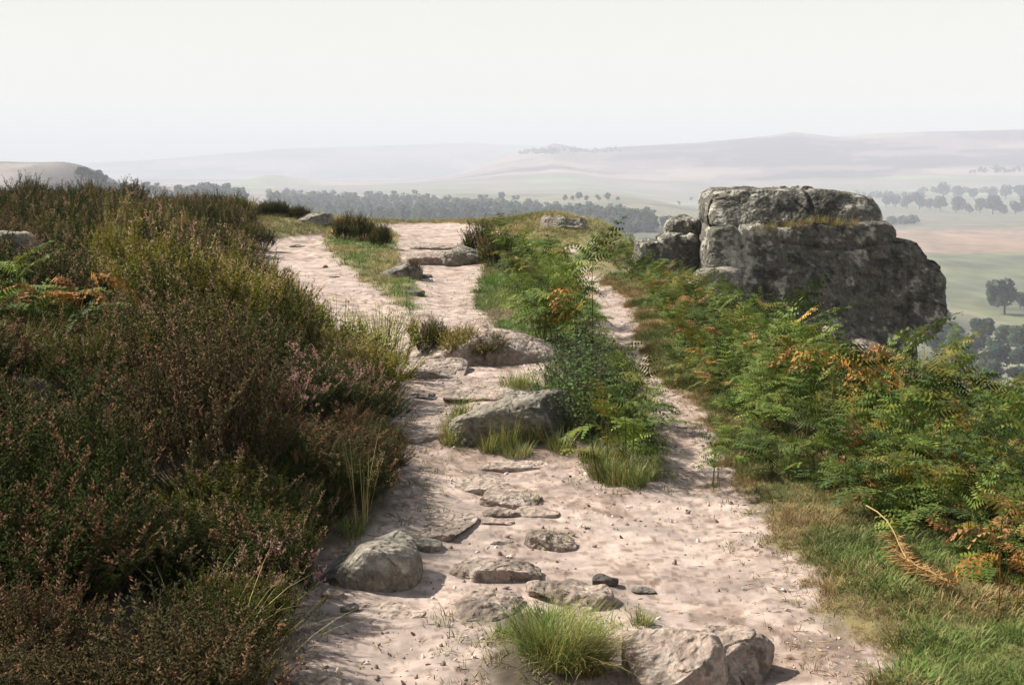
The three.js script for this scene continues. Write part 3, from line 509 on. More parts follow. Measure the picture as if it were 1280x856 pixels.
bushAt(514, 350, 26, 30, 2, heatherShapes[0], 'scrubby brown heath at the tip of the grass island');
bushAt(582, 326, 38, 22, 5, denseShapes[0], 'low dark bush hugging the dark humped rock');
for (const [px, py, w, h, s] of [[538, 448, 66, 50, 0], [572, 452, 74, 46, 1], [608, 454, 64, 38, 3]]) bushAt(px, py, w, h, s === 1 ? 4 : 1, denseShapes[s % 2], 'low mossy green heath growing in front of the curved hump', 'heath in front of the curved hump');
bushAt(518, 428, 22, 32, 4, heatherShapes[2], 'sprig of yellow green heath at the end of the curved hump');
for (const [px, py, dd, hh] of [[15, 300, 16, 1.5], [40, 292, 17, 1.25], [88, 300, 16, 1.45], [135, 300, 17, 1.3], [178, 305, 18, 1.2], [192, 305, 18.4, 1.1], [250, 305, 21, 1.0], [300, 300, 22, 1.1], [328, 300, 22, 1.0]]) {
  const b = bearing(px, py), x = b[0] / b[2] * dd; heatherBush(x, dd, 0.9, dd > 17 ? 0 : 5, tallShape, px, 'tall dark heather bush standing proud on the bank skyline', 'tall heather on the bank skyline', hh * 0.75);
}

// ------------------------------------------------------------------ bilberry: low bushes of small oval leaves
function leafyGeometry(seed, { R = 0.26, H = 0.36, stems = 46, leaves = 26, size = 0.017 } = {}) {
  const Q = rng(seed), leaf = new Build(), wood = new Build();
  for (let s = 0; s < stems; s++) {
    const az = Q() * 6.2832, rad = R * Math.sqrt(Q()), L = H * (0.6 + 0.5 * Q()) * (1 - 0.35 * (rad / R) ** 2), point = (t) => [Math.cos(az) * rad * (0.3 + 0.7 * t), L * t, Math.sin(az) * rad * (0.3 + 0.7 * t)];
    wood.tube([0, 0.5, 1].map(point), 0.003, 0.001, [1, 1, 1], 3);
    for (let k = 0; k < leaves; k++) {
      const a = point(0.3 + 0.7 * Q()), f = Q() * 6.2832, el = (Q() - 0.3) * 1.3, l = size * (0.7 + 0.7 * Q()), w = l * 0.32, c = Math.cos(f), sn = Math.sin(f), q = 0.65 + 0.7 * Q(), col = [q * (0.8 + 0.5 * Q()), q, q * 0.8], o = 0.014;
      const cx = a[0] + c * o, cy = a[1], cz = a[2] + sn * o, dx = c * Math.cos(el), dy = Math.sin(el), dz = sn * Math.cos(el);
      const A = leaf.v(cx, cy, cz, ...col), B = leaf.v(cx + dx * l * 0.55 - sn * w, cy + dy * l * 0.55, cz + dz * l * 0.55 + c * w, ...col), C = leaf.v(cx + dx * l, cy + dy * l - 0.002, cz + dz * l, ...col), D = leaf.v(cx + dx * l * 0.55 + sn * w, cy + dy * l * 0.55, cz + dz * l * 0.55 - c * w, ...col);
      leaf.t(A, B, C); leaf.t(A, C, D);
    }
  }
  return { leaf: leaf.geometry(), wood: wood.geometry() };
}
const bilberryShapes = [leafyGeometry(7), leafyGeometry(8, { R: 0.3, H: 0.44, stems: 56 }), leafyGeometry(9, { R: 0.24, H: 0.5, stems: 50, size: 0.022 })];
const BILBERRY = { green: leafMaterial(lin(0.075, 0.135, 0.035), 0.55, 0.25), lime: leafMaterial(lin(0.24, 0.27, 0.04), 0.6, 0.3), dark: leafMaterial(lin(0.045, 0.085, 0.028), 0.55, 0.2) };
function bilberry(x, d, s, tone, shape, label, group, H = 1) {
  const o = new THREE.Group(); o.position.set(x, ground(x, d) - 0.02, -d); o.rotation.y = x * 7 + d * 3; o.scale.set(s, s * H, s);
  part(o, 'stems', bilberryShapes[shape].wood, woodMaterial, 'stuff'); part(o, 'foliage', bilberryShapes[shape].leaf, BILBERRY[tone], 'stuff'); o.traverse((m) => { m.castShadow = m.receiveShadow = true; });
  return tag(o, 'bilberry_bush', label, 'bilberry', group);
}
{
  const Q = rng(77);
  const drop = (px, py, n, sx, sd, tone, label, group, s = 1) => { const c = onPlane(px, py); for (let k = 0; k < n; k++) { const x = c[0] + (Q() - 0.5) * sx, d = c[1] + (Q() - 0.5) * sd; bilberry(x, d, s * (0.75 + 0.45 * Q()), tone, Math.floor(Q() * 3), label, group, 0.8 + 0.4 * Q()); } };
  drop(275, 480, 9, 1.1, 1.3, 'lime', 'yellow green bilberry bush deep in the heather', 'bilberry in the heather');
  drop(462, 455, 9, 0.5, 2.2, 'lime', 'yellow green bilberry bush on the heather edge above the path', 'bilberry along the heather edge');
  drop(40, 500, 5, 0.9, 1.2, 'green', 'green bilberry bush among the old bracken on the bank', 'bilberry by the bank bracken');
}

// ------------------------------------------------------------------ bracken
function frondGeometry(seed, { stipe = 0.38, blade = 0.46, width = 0.21, pairs = 8, flat = 0.35, sag = 0.6, dry = false } = {}) {
  const Q = rng(seed), b = new Build(), spine = [], up0 = 1.35 + 0.15 * Q(), N = 26, side = (Q() - 0.5) * 2.2;
  let x = 0, y = 0, z = 0, el = up0, az = 0; const total = stipe + blade, ds = total / N;
  for (let k = 0; k <= N; k++) { spine.push([x, y, z, el, az]); const t = k / N; const run = (t * total - stipe) / blade; if (run > -0.12) { const want = flat - sag * Math.max(0, run); el += (want - el) * 0.5; az += side / N; } x += Math.cos(el) * Math.cos(az) * ds; y += Math.sin(el) * ds; z += Math.cos(el) * Math.sin(az) * ds; }
  b.tube(spine.filter((_, k) => k % 3 === 0 || k === N).map((s) => s.slice(0, 3)), 0.0035, 0.0008, dry ? [0.9, 0.7, 0.5] : [1.1, 0.9, 0.6], 4);
  const onSpine = (s) => { const f = clamp(s / total) * N, k = Math.min(N - 1, Math.floor(f)), t = f - k; return [0, 1, 2, 3, 4].map((c) => lerp(spine[k][c], spine[k + 1][c], t)); };
  for (let k = 0; k < pairs; k++) {
    const t = (k + 0.15) / pairs, [px, py, pz, pe, pa] = onSpine(stipe + blade * t), full = width * Math.pow(1 - t, 0.85) + 0.012;
    const fwd3 = new THREE.Vector3(Math.cos(pe) * Math.cos(pa), Math.sin(pe), Math.cos(pe) * Math.sin(pa)), side3 = new THREE.Vector3(-Math.sin(pa), 0, Math.cos(pa)), nrm = new THREE.Vector3().crossVectors(side3, fwd3);
    if (nrm.y < 0) nrm.negate();
    for (const h of [-1, 1]) {
      if (Q() < 0.05) continue;                                             // torn away
      const len = full * (0.75 + 0.4 * Q()), droop = (dry ? 0.7 : 0.10) + 0.45 * Q() * Q(), twist = (Q() - 0.5) * (dry ? 2.4 : 1.1), q = 0.62 + 0.75 * Q(), col = [q * (0.85 + 0.45 * Q()), q, q * (0.8 + 0.3 * Q())];
      const out = side3.clone().multiplyScalar(h).addScaledVector(fwd3, 0.45 + 0.3 * Q()).normalize(), lift = nrm.clone().multiplyScalar(0.12 * Q()), across = fwd3.clone().addScaledVector(out, -fwd3.dot(out)).normalize().applyAxisAngle(out, twist), steps = Math.max(3, Math.round(len / 0.0205));
      const on = (u) => new THREE.Vector3(px, py, pz).addScaledVector(out, len * u).addScaledVector(lift, len * u).add(new THREE.Vector3(0, -droop * len * u * u, 0));
      for (let m = 0; m < steps; m++) {
        const u0 = m / steps, u1 = (m + 0.78) / steps, a = on(u0), c = on(u1), w = (0.027 * Math.pow(1 - u0, 0.7) + 0.004) * (width / 0.13) * (1 - 0.4 * t), cup = nrm.clone().multiplyScalar((Q() - 0.6) * 0.008);
        for (const e of [-1, 1]) {                                          // a pinnule on each side of the pinna
          const T = on((u0 + u1) / 2 + 0.32 / steps).addScaledVector(across, w * e).add(cup), K = a.clone().lerp(T, 0.6).addScaledVector(out, -0.001), J = c.clone().lerp(T, 0.66);
          const A = b.v(a.x, a.y, a.z, ...col), C = b.v(c.x, c.y, c.z, ...col), Kv = b.v(K.x, K.y, K.z, ...col), Jv = b.v(J.x, J.y, J.z, ...col), M = b.v(T.x, T.y, T.z, ...col);
          b.t(A, C, Kv); b.t(Kv, C, Jv); b.t(Kv, Jv, M);
        }
      }
    }
  }
  return b.geometry();
}
const frondShapes = [0, 1, 2, 3, 4, 5, 6].map((k) => frondGeometry(100 + k * 17, { stipe: 0.15 + 0.10 * (k % 4), blade: 0.24 + 0.035 * (k % 4), width: 0.115 + 0.016 * (k % 3), pairs: 7 + k % 3, flat: [0.75, 0.35, 0.1, 0.55, 0.25, 0.05, 0.9][k], sag: 0.35 + 0.2 * (k % 3) }));
const dryFronds = [0, 1].map((k) => frondGeometry(300 + k * 5, { stipe: 0.34, blade: 0.30, width: 0.095, flat: 0.1, sag: 1.3, dry: true }));
const BRACKEN = { green: leafMaterial(lin(0.090, 0.135, 0.020), 0.7, 0.35), deep: leafMaterial(lin(0.048, 0.080, 0.015), 0.7, 0.28), fresh: leafMaterial(lin(0.15, 0.215, 0.036), 0.66, 0.4), olive: leafMaterial(lin(0.15, 0.145, 0.022), 0.66, 0.35), yellow: leafMaterial(lin(0.48, 0.33, 0.04), 0.6, 0.35), orange: leafMaterial(lin(0.30, 0.155, 0.04), 0.7, 0.3), brown: leafMaterial(lin(0.27, 0.145, 0.06), 0.8, 0.2) };
const brackenKinds = { mixed: ['green', 'deep', 'green', 'olive', 'fresh', 'deep', 'fresh'], fresh: ['fresh', 'fresh', 'green'], turning: ['olive', 'orange', 'green', 'olive', 'green', 'yellow', 'green', 'deep', 'olive', 'deep'], dead: ['orange', 'brown', 'orange'], dark: ['deep', 'deep', 'green'] };
function bracken(x, d, scale, kind, label, group, Q, H = 1, count = 7) {
  const o = new THREE.Group(); o.position.set(x, ground(x, d) - 0.02, -d); o.scale.set(scale, scale * H, scale);
  const turn = Q() * 6.28;
  for (let k = 0; k < count; k++) {
    const tones = brackenKinds[kind], tone = tones[Math.floor(Q() * tones.length)], dry = tone === 'orange' || tone === 'brown';
    const f = part(o, 'frond', dry && Q() < 0.6 ? dryFronds[Math.floor(Q() * 2)] : frondShapes[Math.floor(Q() * 7)], BRACKEN[tone]);
    f.rotation.y = turn + k * 6.2832 / count + (Q() - 0.5) * 0.7; f.position.set((Q() - 0.5) * 0.26, 0, (Q() - 0.5) * 0.26); f.scale.setScalar(0.75 + 0.45 * Q()); f.rotation.x = (Q() - 0.5) * 0.5; f.rotation.z = (Q() - 0.5) * 0.4; f.castShadow = f.receiveShadow = true;
    if (tone === 'orange' || tone === 'yellow') f.userData.label = `${tone === 'orange' ? 'rusty orange' : 'bright yellow'} dying frond`;
  }
  return tag(o, 'bracken_plant', label, 'bracken', group);
}
{
  const Q = rng(2024), spots = [];
  for (let d = 3.8; d < 22; d += 0.32) for (let x = brackenEdge(d) + 0.06; x < Math.min(0.37 * d + 0.45, brackenEdge(d) + 3.6); x += 0.34) {
    const X = x + (Q() - 0.5) * 0.24, D = d + (Q() - 0.5) * 0.24; if (X < brackenEdge(D) + 0.02) continue;
    if (D > 17.2 && X > 2.2) continue; if (D > 13.2 && X > 3.5) continue;                                 // the crag stands here
    if (D > 18.6 && X > 1.9) continue;
    if (sightBlocked(X, D)) continue;
    spots.push({ x: X, d: D, u: Q(), v: Q(), w: Q() });
  }
  spots.sort((a, b) => a.d - b.d);
  const kept = spots.slice(0, 300);
  for (const p of spots) {
    const n = fbm(p.x * 0.9 + 8, p.d * 0.7, 0, 2); let kind = n > 0.42 ? 'turning' : n < -0.35 ? 'dark' : 'mixed';
    if (p.u > 0.95) kind = 'turning'; if (p.v > 0.994) kind = 'dead'; if (p.u < 0.1 && p.x < brackenEdge(p.d) + 0.6) kind = 'fresh';
    const inner = sstep(0, 0.6, p.x - brackenEdge(p.d)), text = { mixed: 'green bracken plant in the thicket beside the path', dark: 'deep green bracken plant in the shade of the thicket', turning: 'bracken plant turning yellow and orange in the thicket', dead: 'dead rusty bracken plant in the thicket', fresh: 'fresh light green bracken plant at the edge of the thicket' }[kind];
    if (kept.includes(p)) bracken(p.x, p.d, lerp(0.62, 0.92, inner) * lerp(1, 0.66, sstep(10.5, 15.5, p.d)) * (0.85 + 0.3 * p.w) * (1 + 0.35 * fbm(p.x * 1.3 + 4, p.d * 1.3, 0, 2)), kind, text, 'bracken thicket on the brink', Q, 1.0 + 0.3 * fbm(p.x * 1.7, p.d * 1.7 + 60, 0, 2), p.d < 11 ? 10 : 8);
  }
  // the tangle of fronds between and under the plants
  {
    const buckets = new Map(), m4 = new THREE.Matrix4(), qt = new THREE.Quaternion(), e = new THREE.Euler(), tangle = new THREE.Group();
    for (let k = 0; k < 5200; k++) {
      const d = 4 + 17.5 * Math.pow(Q(), 1.35), x = lerp(brackenEdge(d) - 0.02, Math.min(0.38 * d + 0.4, brackenEdge(d) + 3.4), Q()); if (d > 17.2 && x > 2.2) continue; if (d > 13.2 && x > 3.5 && k % 3) continue; if (d > 18.6 && x > 1.9) continue; if (fbm(x * 1.9 + 40, d * 1.9, 0, 2) < -0.12) continue;
      const tones = ['deep', 'green', 'deep', 'green', 'olive', 'fresh', 'deep', 'green', 'brown', 'green', 'olive', 'brown'], n = fbm(x * 0.9 + 8, d * 0.7, 0, 2); let tone = tones[Math.floor(Q() * (n > 0.25 ? 12 : n < -0.25 ? 8 : 10))]; if (tone === 'yellow' && Q() < 0.5) tone = 'orange';
      const key = tone + '|' + Math.floor(Q() * 7); if (!buckets.has(key)) buckets.set(key, []); buckets.get(key).push([x, d, Q() * 6.28, (0.5 + 0.45 * Q()) * lerp(1, 0.7, sstep(10.5, 15, d)), Q(), Q()]);
    }
    for (const [key, list] of [...buckets].sort((a, b) => a[0] < b[0] ? -1 : 1)) {
      const [tone, shape] = key.split('|'), im = new THREE.InstancedMesh(frondShapes[+shape], BRACKEN[tone], list.length); im.name = 'fronds'; im.castShadow = im.receiveShadow = true;
      list.forEach(([x, d, turn, s, a, b], i) => im.setMatrixAt(i, m4.compose(new THREE.Vector3(x, ground(x, d) - 0.03, -d), qt.setFromEuler(e.set((a - 0.5) * 0.7, turn, (b - 0.5) * 0.6)), new THREE.Vector3(s, s, s))));
      tangle.add(im);
    }
    tag(tangle, 'bracken_undergrowth', 'tangled undergrowth of small bracken fronds filling the thicket', 'bracken', null, 'stuff');
  }
  // the strip between the two paths
  const strip = [[668, 345, 'mixed'], [650, 330, 'dark'], [640, 318, 'turning'], [688, 348, 'dark'], [662, 330, 'mixed'], [712, 394, 'dark'], [692, 392, 'mixed'], [722, 408, 'mixed'], [700, 410, 'fresh'], [716, 425, 'fresh'], [736, 426, 'turning'], [696, 426, 'fresh']];
  for (const [px, py, kind] of strip) { const [x, d] = onPlane(px, py + 14); bracken(x - 0.008 * d, d, (1.05 + 0.3 * Q()) * (d > 16 ? 0.95 : 1), kind, { mixed: 'green bracken plant in the strip between the two paths', dark: 'dark bracken plant in the strip between the two paths', turning: 'yellowing bracken plant in the strip between the two paths', fresh: 'pale fresh bracken plant in the strip between the two paths' }[kind], 'bracken between the two paths', Q, 1.05, 14); }
  for (const [px, py] of [[752, 500], [728, 500], [770, 520], [745, 530], [715, 520], [765, 545], [740, 470], [768, 485], [785, 520], [730, 545]]) { const [x, d] = onPlane(px - 16, py + 8); bilberry(x, d, 0.68 + 0.36 * Q(), Q() < 0.5 ? 'green' : 'dark', 1 + Math.floor(Q() * 2), 'dark leafy bush at the tip of the strip between the paths', 'leafy bushes between the paths', 1.05); }
  for (const [px, py, k] of [[790, 560, 'fresh'], [778, 585, 'fresh'], [800, 580, 'mixed'], [795, 535, 'mixed'], [770, 600, 'mixed']]) { const [x, d] = onPlane(px, py + 4); bracken(x, d, 0.85, k, 'light green fern clump ending the strip between the paths', 'ferns ending the strip', Q, 1.1, 9); }
  // ferns caught in the heather bank
  for (const [px, py, k, s] of [[38, 408, 'mixed', 1.2], [70, 406, 'dead', 1.1], [92, 412, 'turning', 1.0], [24, 425, 'fresh', 0.95], [55, 420, 'mixed', 1.0]]) { const q = at(px, py + 36); bracken(q.x, q.d, s, k, { mixed: 'green fern growing out of the heather bank', dead: 'rust coloured dead fern in the heather bank', turning: 'fern half turned orange in the heather bank', fresh: 'pale green fern in the heather bank grass' }[k], k === 'mixed' ? 'ferns in the heather bank' : null, Q, 1.15); }
  // marked ones in the thicket
  for (const [px, py, k, s, text] of [[1195, 640, 'dead', 0.8, 'bright orange bracken plant standing in the green thicket'], [1272, 790, 'dead', 0.8, 'curled orange bracken plant at the grass verge'], [1105, 560, 'dead', 0.7, 'thin tan bracken plant in the thicket below the crag'], [1215, 720, 'fresh', 0.62, 'light green fern low in the shaded thicket'], [910, 610, 'fresh', 0.6, 'light green fern leaning over the path edge']]) { const q = at(px, py); bracken(q.x, q.d, s, k, text, null, Q, 1.1, 6); }
}
function sightBlocked(x, d) { return d < 4.2 && x < 1.4; }
// leafy scrub on the brink beyond the bracken
{
  const Q = rng(15);
  for (const [px, py, dd] of [[1228, 520, 12.5], [1275, 525, 12.8], [1200, 520, 13.2], [1160, 500, 13.5]]) { const b = bearing(px, py), x = b[0] / b[2] * dd; bilberry(x, dd, 1.8 + 0.4 * Q(), 'green', 2, 'tall leafy shrub topping the bracken on the brink', 'leafy shrubs on the brink', 1.35); }
}

// ------------------------------------------------------------------ grass
function tuftGeometry(seed, { n = 160, R = 0.12, H = 0.26, w = 0.0035, lean = 0.9, straw = 0.4, tint = [1, 1, 1], green = [0.13, 0.20, 0.045], dry = [0.50, 0.38, 0.16], drift = 0.3, wind = 0 } = {}) {
  const Q = rng(seed), b = new Build();
  for (let k = 0; k < n; k++) {
    const az = Q() * 6.2832, r = R * Math.sqrt(Q()), out = Q() < wind ? (Q() - 0.5) * 1.8 : az + (Q() - 0.5) * 2.4, q = 0.7 + 0.6 * Q(), s = Q() < straw ? 0.55 + 0.45 * Q() : 0.25 * Q();
    const col = [0, 1, 2].map((c) => lerp(green[c], dry[c], s) * q * tint[c]);
    b.blade(Math.cos(az) * r, 0, Math.sin(az) * r, H * (0.25 + 0.85 * Q()), w * (0.7 + 0.6 * Q()), out + drift * (Q() - 0.3), 0.08 + lean * 0.55 * Q() * (0.3 + r / R), lean * (0.3 + 0.9 * Q()), col, 4);
  }
  return b.geometry();
}
const grassMaterial = new THREE.MeshPhysicalMaterial({ color: 0xffffff, roughness: 0.7, transmission: 0.3, thickness: 0, vertexColors: true, side: THREE.DoubleSide, specularIntensity: 0.25 });
function tuft(px, py, wpx, hpx, label, o = {}, group) {
  const q = o.spot ?? at(px, py), g = tuftGeometry(px * 3 + py, { R: metres(wpx, q.d) * 0.33, H: metres(hpx, q.d) * 1.15, ...o }), m = new THREE.Mesh(g, grassMaterial);
  m.castShadow = m.receiveShadow = true; m.position.set(q.x, q.y - 0.01 + (o.up ?? 0), -q.d); return tag(m, 'grass_tuft', label, 'grass', group);
}
tuft(704, 846, 112, 92, 'big yellow green grass tuft in the middle of the path', { n: 1000, straw: 0.45, w: 0.0030, lean: 1.3, wind: 0.35, green: [0.12, 0.185, 0.035], dry: [0.46, 0.36, 0.14] });
tuft(672, 838, 64, 78, 'bright green grass tuft beside the big yellow one', { n: 460, straw: 0.15, lean: 1.2, green: [0.11, 0.20, 0.035] });
tuft(735, 852, 60, 76, 'straw coloured grass bending off the big yellow tuft', { n: 380, straw: 0.75, lean: 1.5, wind: 0.7 });
tuft(632, 806, 34, 26, 'small green grass tuft by the low bedrock ledge', { n: 130, straw: 0.2 });
tuft(802, 786, 38, 28, 'little green grass tuft behind the pale blocky boulder', { n: 140, straw: 0.2 });
tuft(694, 676, 46, 24, 'grass sprouting from the squat path stone', { n: 130, straw: 0.25, green: [0.09, 0.15, 0.035] });
tuft(662, 626, 30, 18, 'grass sprig on the end of the ridged slab', { n: 90, straw: 0.2 });
tuft(612, 612, 46, 12, 'thin grass line along the pale flat slab', { n: 90, straw: 0.5 });
for (const [px, py] of [[566, 548], [578, 532], [562, 560]]) tuft(px, py, 34, 40, 'mixed grass tuft at the shoulder of the mossy ledge', { n: 200, straw: 0.4 }, 'grass at the mossy ledge shoulder');
for (const [px, py, w, h] of [[630, 562, 60, 42], [662, 560, 50, 36], [612, 566, 40, 28], [700, 566, 46, 36], [645, 572, 60, 22]]) tuft(px, py, w, h, 'green grass tuft growing in front of the mossy ledge', { n: 260, straw: 0.3, green: [0.11, 0.18, 0.04] }, 'grass in front of the mossy ledge');
for (const [px, py, w, h] of [[770, 606, 60, 44], [790, 610, 56, 40], [752, 596, 50, 34], [812, 600, 34, 36], [740, 580, 44, 26]]) tuft(px, py, w, h, 'long green grass tuft below the fern clump', { n: 300, straw: 0.25, green: [0.10, 0.17, 0.04] }, 'grass below the fern clump');
for (const [px, py] of [[655, 492], [685, 496], [700, 486], [640, 486]]) tuft(px, py, 52, 26, 'short bright grass tuft on top of the ledge', { n: 200, straw: 0.3, green: [0.15, 0.24, 0.05] }, 'grass on top of the ledge');
for (const [px, py, w, h] of [[42, 480, 60, 70], [60, 470, 50, 60], [25, 470, 50, 64]]) tuft(px, py, w, h, 'yellow grass tuft standing in the heather bank', { n: 260, straw: 0.65, lean: 0.6 }, 'grass in the heather bank');
for (const [px, py, w, h] of [[262, 856, 130, 150], [318, 860, 120, 120]]) tuft(px, py, w, h, 'long arching straw grass at the lowest heather', { n: 46, straw: 0.9, lean: 1.25, wind: 0.5, w: 0.0042, dry: [0.44, 0.36, 0.14] }, 'straw grass at the lowest heather');
tuft(452, 664, 30, 120, 'tall thin straw stalks rising beside the wedge boulder', { n: 18, straw: 0.95, lean: 0.22, w: 0.003 });
tuft(436, 676, 60, 30, 'green grass behind the wedge boulder', { n: 200, straw: 0.2 });
// turf cushions between the crag blocks
{
  for (const [px, py] of [[938, 284], [956, 282], [978, 279], [1000, 276], [1018, 274], [1036, 277], [1056, 278], [990, 281]]) { const [x, y] = crag(px, py); tuft(px, py, 26, 14, 'brown moss grass growing in the joint under the cap slab', { spot: { x, y: y - 0.02, d: CRAG - 0.42 }, n: 170, straw: 0.55, lean: 1.2, green: [0.14, 0.14, 0.04], dry: [0.36, 0.25, 0.10] }, 'grass in the crag joint'); }
  for (const [px, py] of [[828, 338], [842, 336], [858, 348], [850, 342]]) { const [x, y] = crag(px, py), q = { x: x * 0.95, d: CRAG * 0.95 }; q.y = Math.max(ground(q.x, q.d), y - 0.12); tuft(px, py, 30, 24, 'pale straw grass tuft at the foot of the crag blocks', { spot: q, n: 200, straw: 0.8, dry: [0.55, 0.45, 0.24] }, 'straw grass at the crag foot'); }
}
// turf: countless short blades
{
  const Q = rng(404), m4 = new THREE.Matrix4(), qt = new THREE.Quaternion(), up = new THREE.Vector3(0, 1, 0), c = new THREE.Color();
  const kinds = [0, 1, 2].map((k) => { const g = tuftGeometry(700 + k, { n: 16, R: 0.045, H: 0.07, w: 0.0034, lean: 1.5, straw: 0, green: [1, 1, 1], dry: [1, 1, 1] }); return g; });
  const lists = [[], [], []];
  const sow = (x, d, s, col) => lists[Math.floor(Q() * 3)].push([x, d, s, col, Q() * 6.28]);
  const green = [0.10, 0.145, 0.032], straw = [0.34, 0.26, 0.115], tan = [0.27, 0.17, 0.085], fresh = [0.115, 0.185, 0.036];
  const shade = (a, b, t) => { const q = 0.7 + 0.6 * Q(); return a.map((v, i) => lerp(v, b[i], clamp(t)) * q); };
  // verge along the bracken
  for (let k = 0; k < 46000; k++) {
    const d = 2.6 + 15 * Math.pow(Q(), 1.7), lo = rightEdge(d) - 0.10, hi = brackenEdge(d) + 0.35, x = lerp(lo, hi, Q()); if (x > 0.42 * d + 0.6) continue;
    const b = bare(x, d); if (b > 0.05 && Q() > 0.12) continue;
    const near = (x - lo) / (hi - lo), patch = fbm(x * 2.3, d * 2.3 + 5, 0, 2), edgeDry = sstep(0.35, 0.0, near) * 0.8;
    sow(x, d, (0.35 + 0.8 * Q() ** 1.5) * (1 + 0.6 * fbm(x * 5, d * 5, 0, 2)) * (b > 0 ? 0.5 : 1) * (d > 9 ? 1.2 : 1), patch + edgeDry + 0.9 * (Q() - 0.5) > 0.30 ? shade(straw, tan, Q() * 0.8) : shade(d < 5.6 ? fresh : green, straw, 0.6 * Q() * Q() + 0.5 * Math.max(0, patch)));
  }
  for (const { p, b } of islands) {
    const isCrest = p === crestTurf, n = isCrest ? 16000 : p === islandTurf ? 9000 : p === islandBracken ? 22000 : p === tuftTurf ? 900 : 1500;
    for (let k = 0; k < n; k++) {
      const x = lerp(b[0], b[1], Q()), d = lerp(b[2], b[3], Q()), sd = sdPoly(p, x, d) + 0.08 * noise(x * 5, d * 5); if (sd > 0.03) continue;
      const t = fbm(x * 1.3, d * 1.1 + 12, 0, 2);
      sow(x, d, (d > 14 ? 1.3 : 0.85) * (0.7 + 0.7 * Q()), isCrest ? shade(straw, green, 0.35 + 0.9 * t) : p === islandTurf ? shade(fresh, straw, 0.4 + 1.5 * t) : shade(fresh, straw, 0.1 + t));
    }
  }
  // worn tufts spilling on to the sand
  for (let k = 0; k < 2600; k++) { const d = 3.6 + 22 * Q() ** 1.4, x = lerp(leftEdge(d), rightEdge(d), Q()), b = bare(x, d); if (b < 0.16 + 0.1 * Q() && b > -0.1) sow(x, d, 0.5 + 0.5 * Q(), shade(green, straw, 0.6 * Q())); }
  // thin grass on the skyline and down the brink
  for (let k = 0; k < 5200; k++) { const d = 24 + 9 * Q(), x = lerp(leftEdge(d) - 1, rightEdge(26) + 1.6, Q()); if (bare(x, d) < 0) sow(x, d, 1.2 + Q(), shade(straw, green, 0.5 + 0.5 * fbm(x * 0.9, d, 0, 2))); }
  const turf = new THREE.Group();
  lists.forEach((list, k) => {
    const im = new THREE.InstancedMesh(kinds[k], grassMaterial, list.length); im.name = 'blades'; im.castShadow = im.receiveShadow = true;
    list.forEach(([x, d, s, col, turn], i) => { im.setMatrixAt(i, m4.compose(new THREE.Vector3(x, surface(x, d) - 0.004, -d), qt.setFromAxisAngle(up, turn), new THREE.Vector3(s, s * (0.8 + 0.4 * Q()), s))); im.setColorAt(i, c.setRGB(...col)); });
    turf.add(im);
  });
  tag(turf, 'turf', 'short green and straw grass along the path edges', 'grass', null, 'stuff');
}
// dead bracken litter on the verge
{
  const b = new Build(), Q = rng(8), q0 = at(1082, 690), q1 = at(1190, 772);
  const pts = []; for (let k = 0; k <= 10; k++) { const t = k / 10, x = lerp(q0.x, q1.x, t), d = lerp(q0.d, q1.d, t); pts.push([x + 0.02 * Math.sin(t * 7), surface(x, d) + 0.05 + 0.10 * (1 - t) ** 2 + 0.02 * Math.sin(t * 9), -d]); }
  b.tube(pts, 0.0029, 0.0013, [0.36, 0.25, 0.12], 6);
  const stalk = new THREE.Group(), mat = dryMaterial(lin(1, 1, 1), 0.7); part(stalk, 'stem', b.geometry(), mat);
  const f = new Build();
  for (let k = 0; k < 420; k++) { const t = 0.30 + 0.65 * Q(), i = Math.min(9, Math.floor(t * 10)), p = pts[i].map((v, c) => lerp(v, pts[i + 1][c], t * 10 - i)), a = Q() * 6.28, l = 0.03 + 0.07 * Q(), q = 0.6 + 0.6 * Q(); f.spike(p, [p[0] + Math.cos(a) * l, p[1] - 0.05 * Q() + 0.015, p[2] + Math.sin(a) * l], 0.0022, [0.36 * q, 0.22 * q, 0.09 * q]); }
  part(stalk, 'withered_leaflets', f.geometry(), mat, 'stuff'); tag(stalk, 'bracken_stalk', 'fallen tan bracken stalk lying on the grass verge', 'bracken');
}
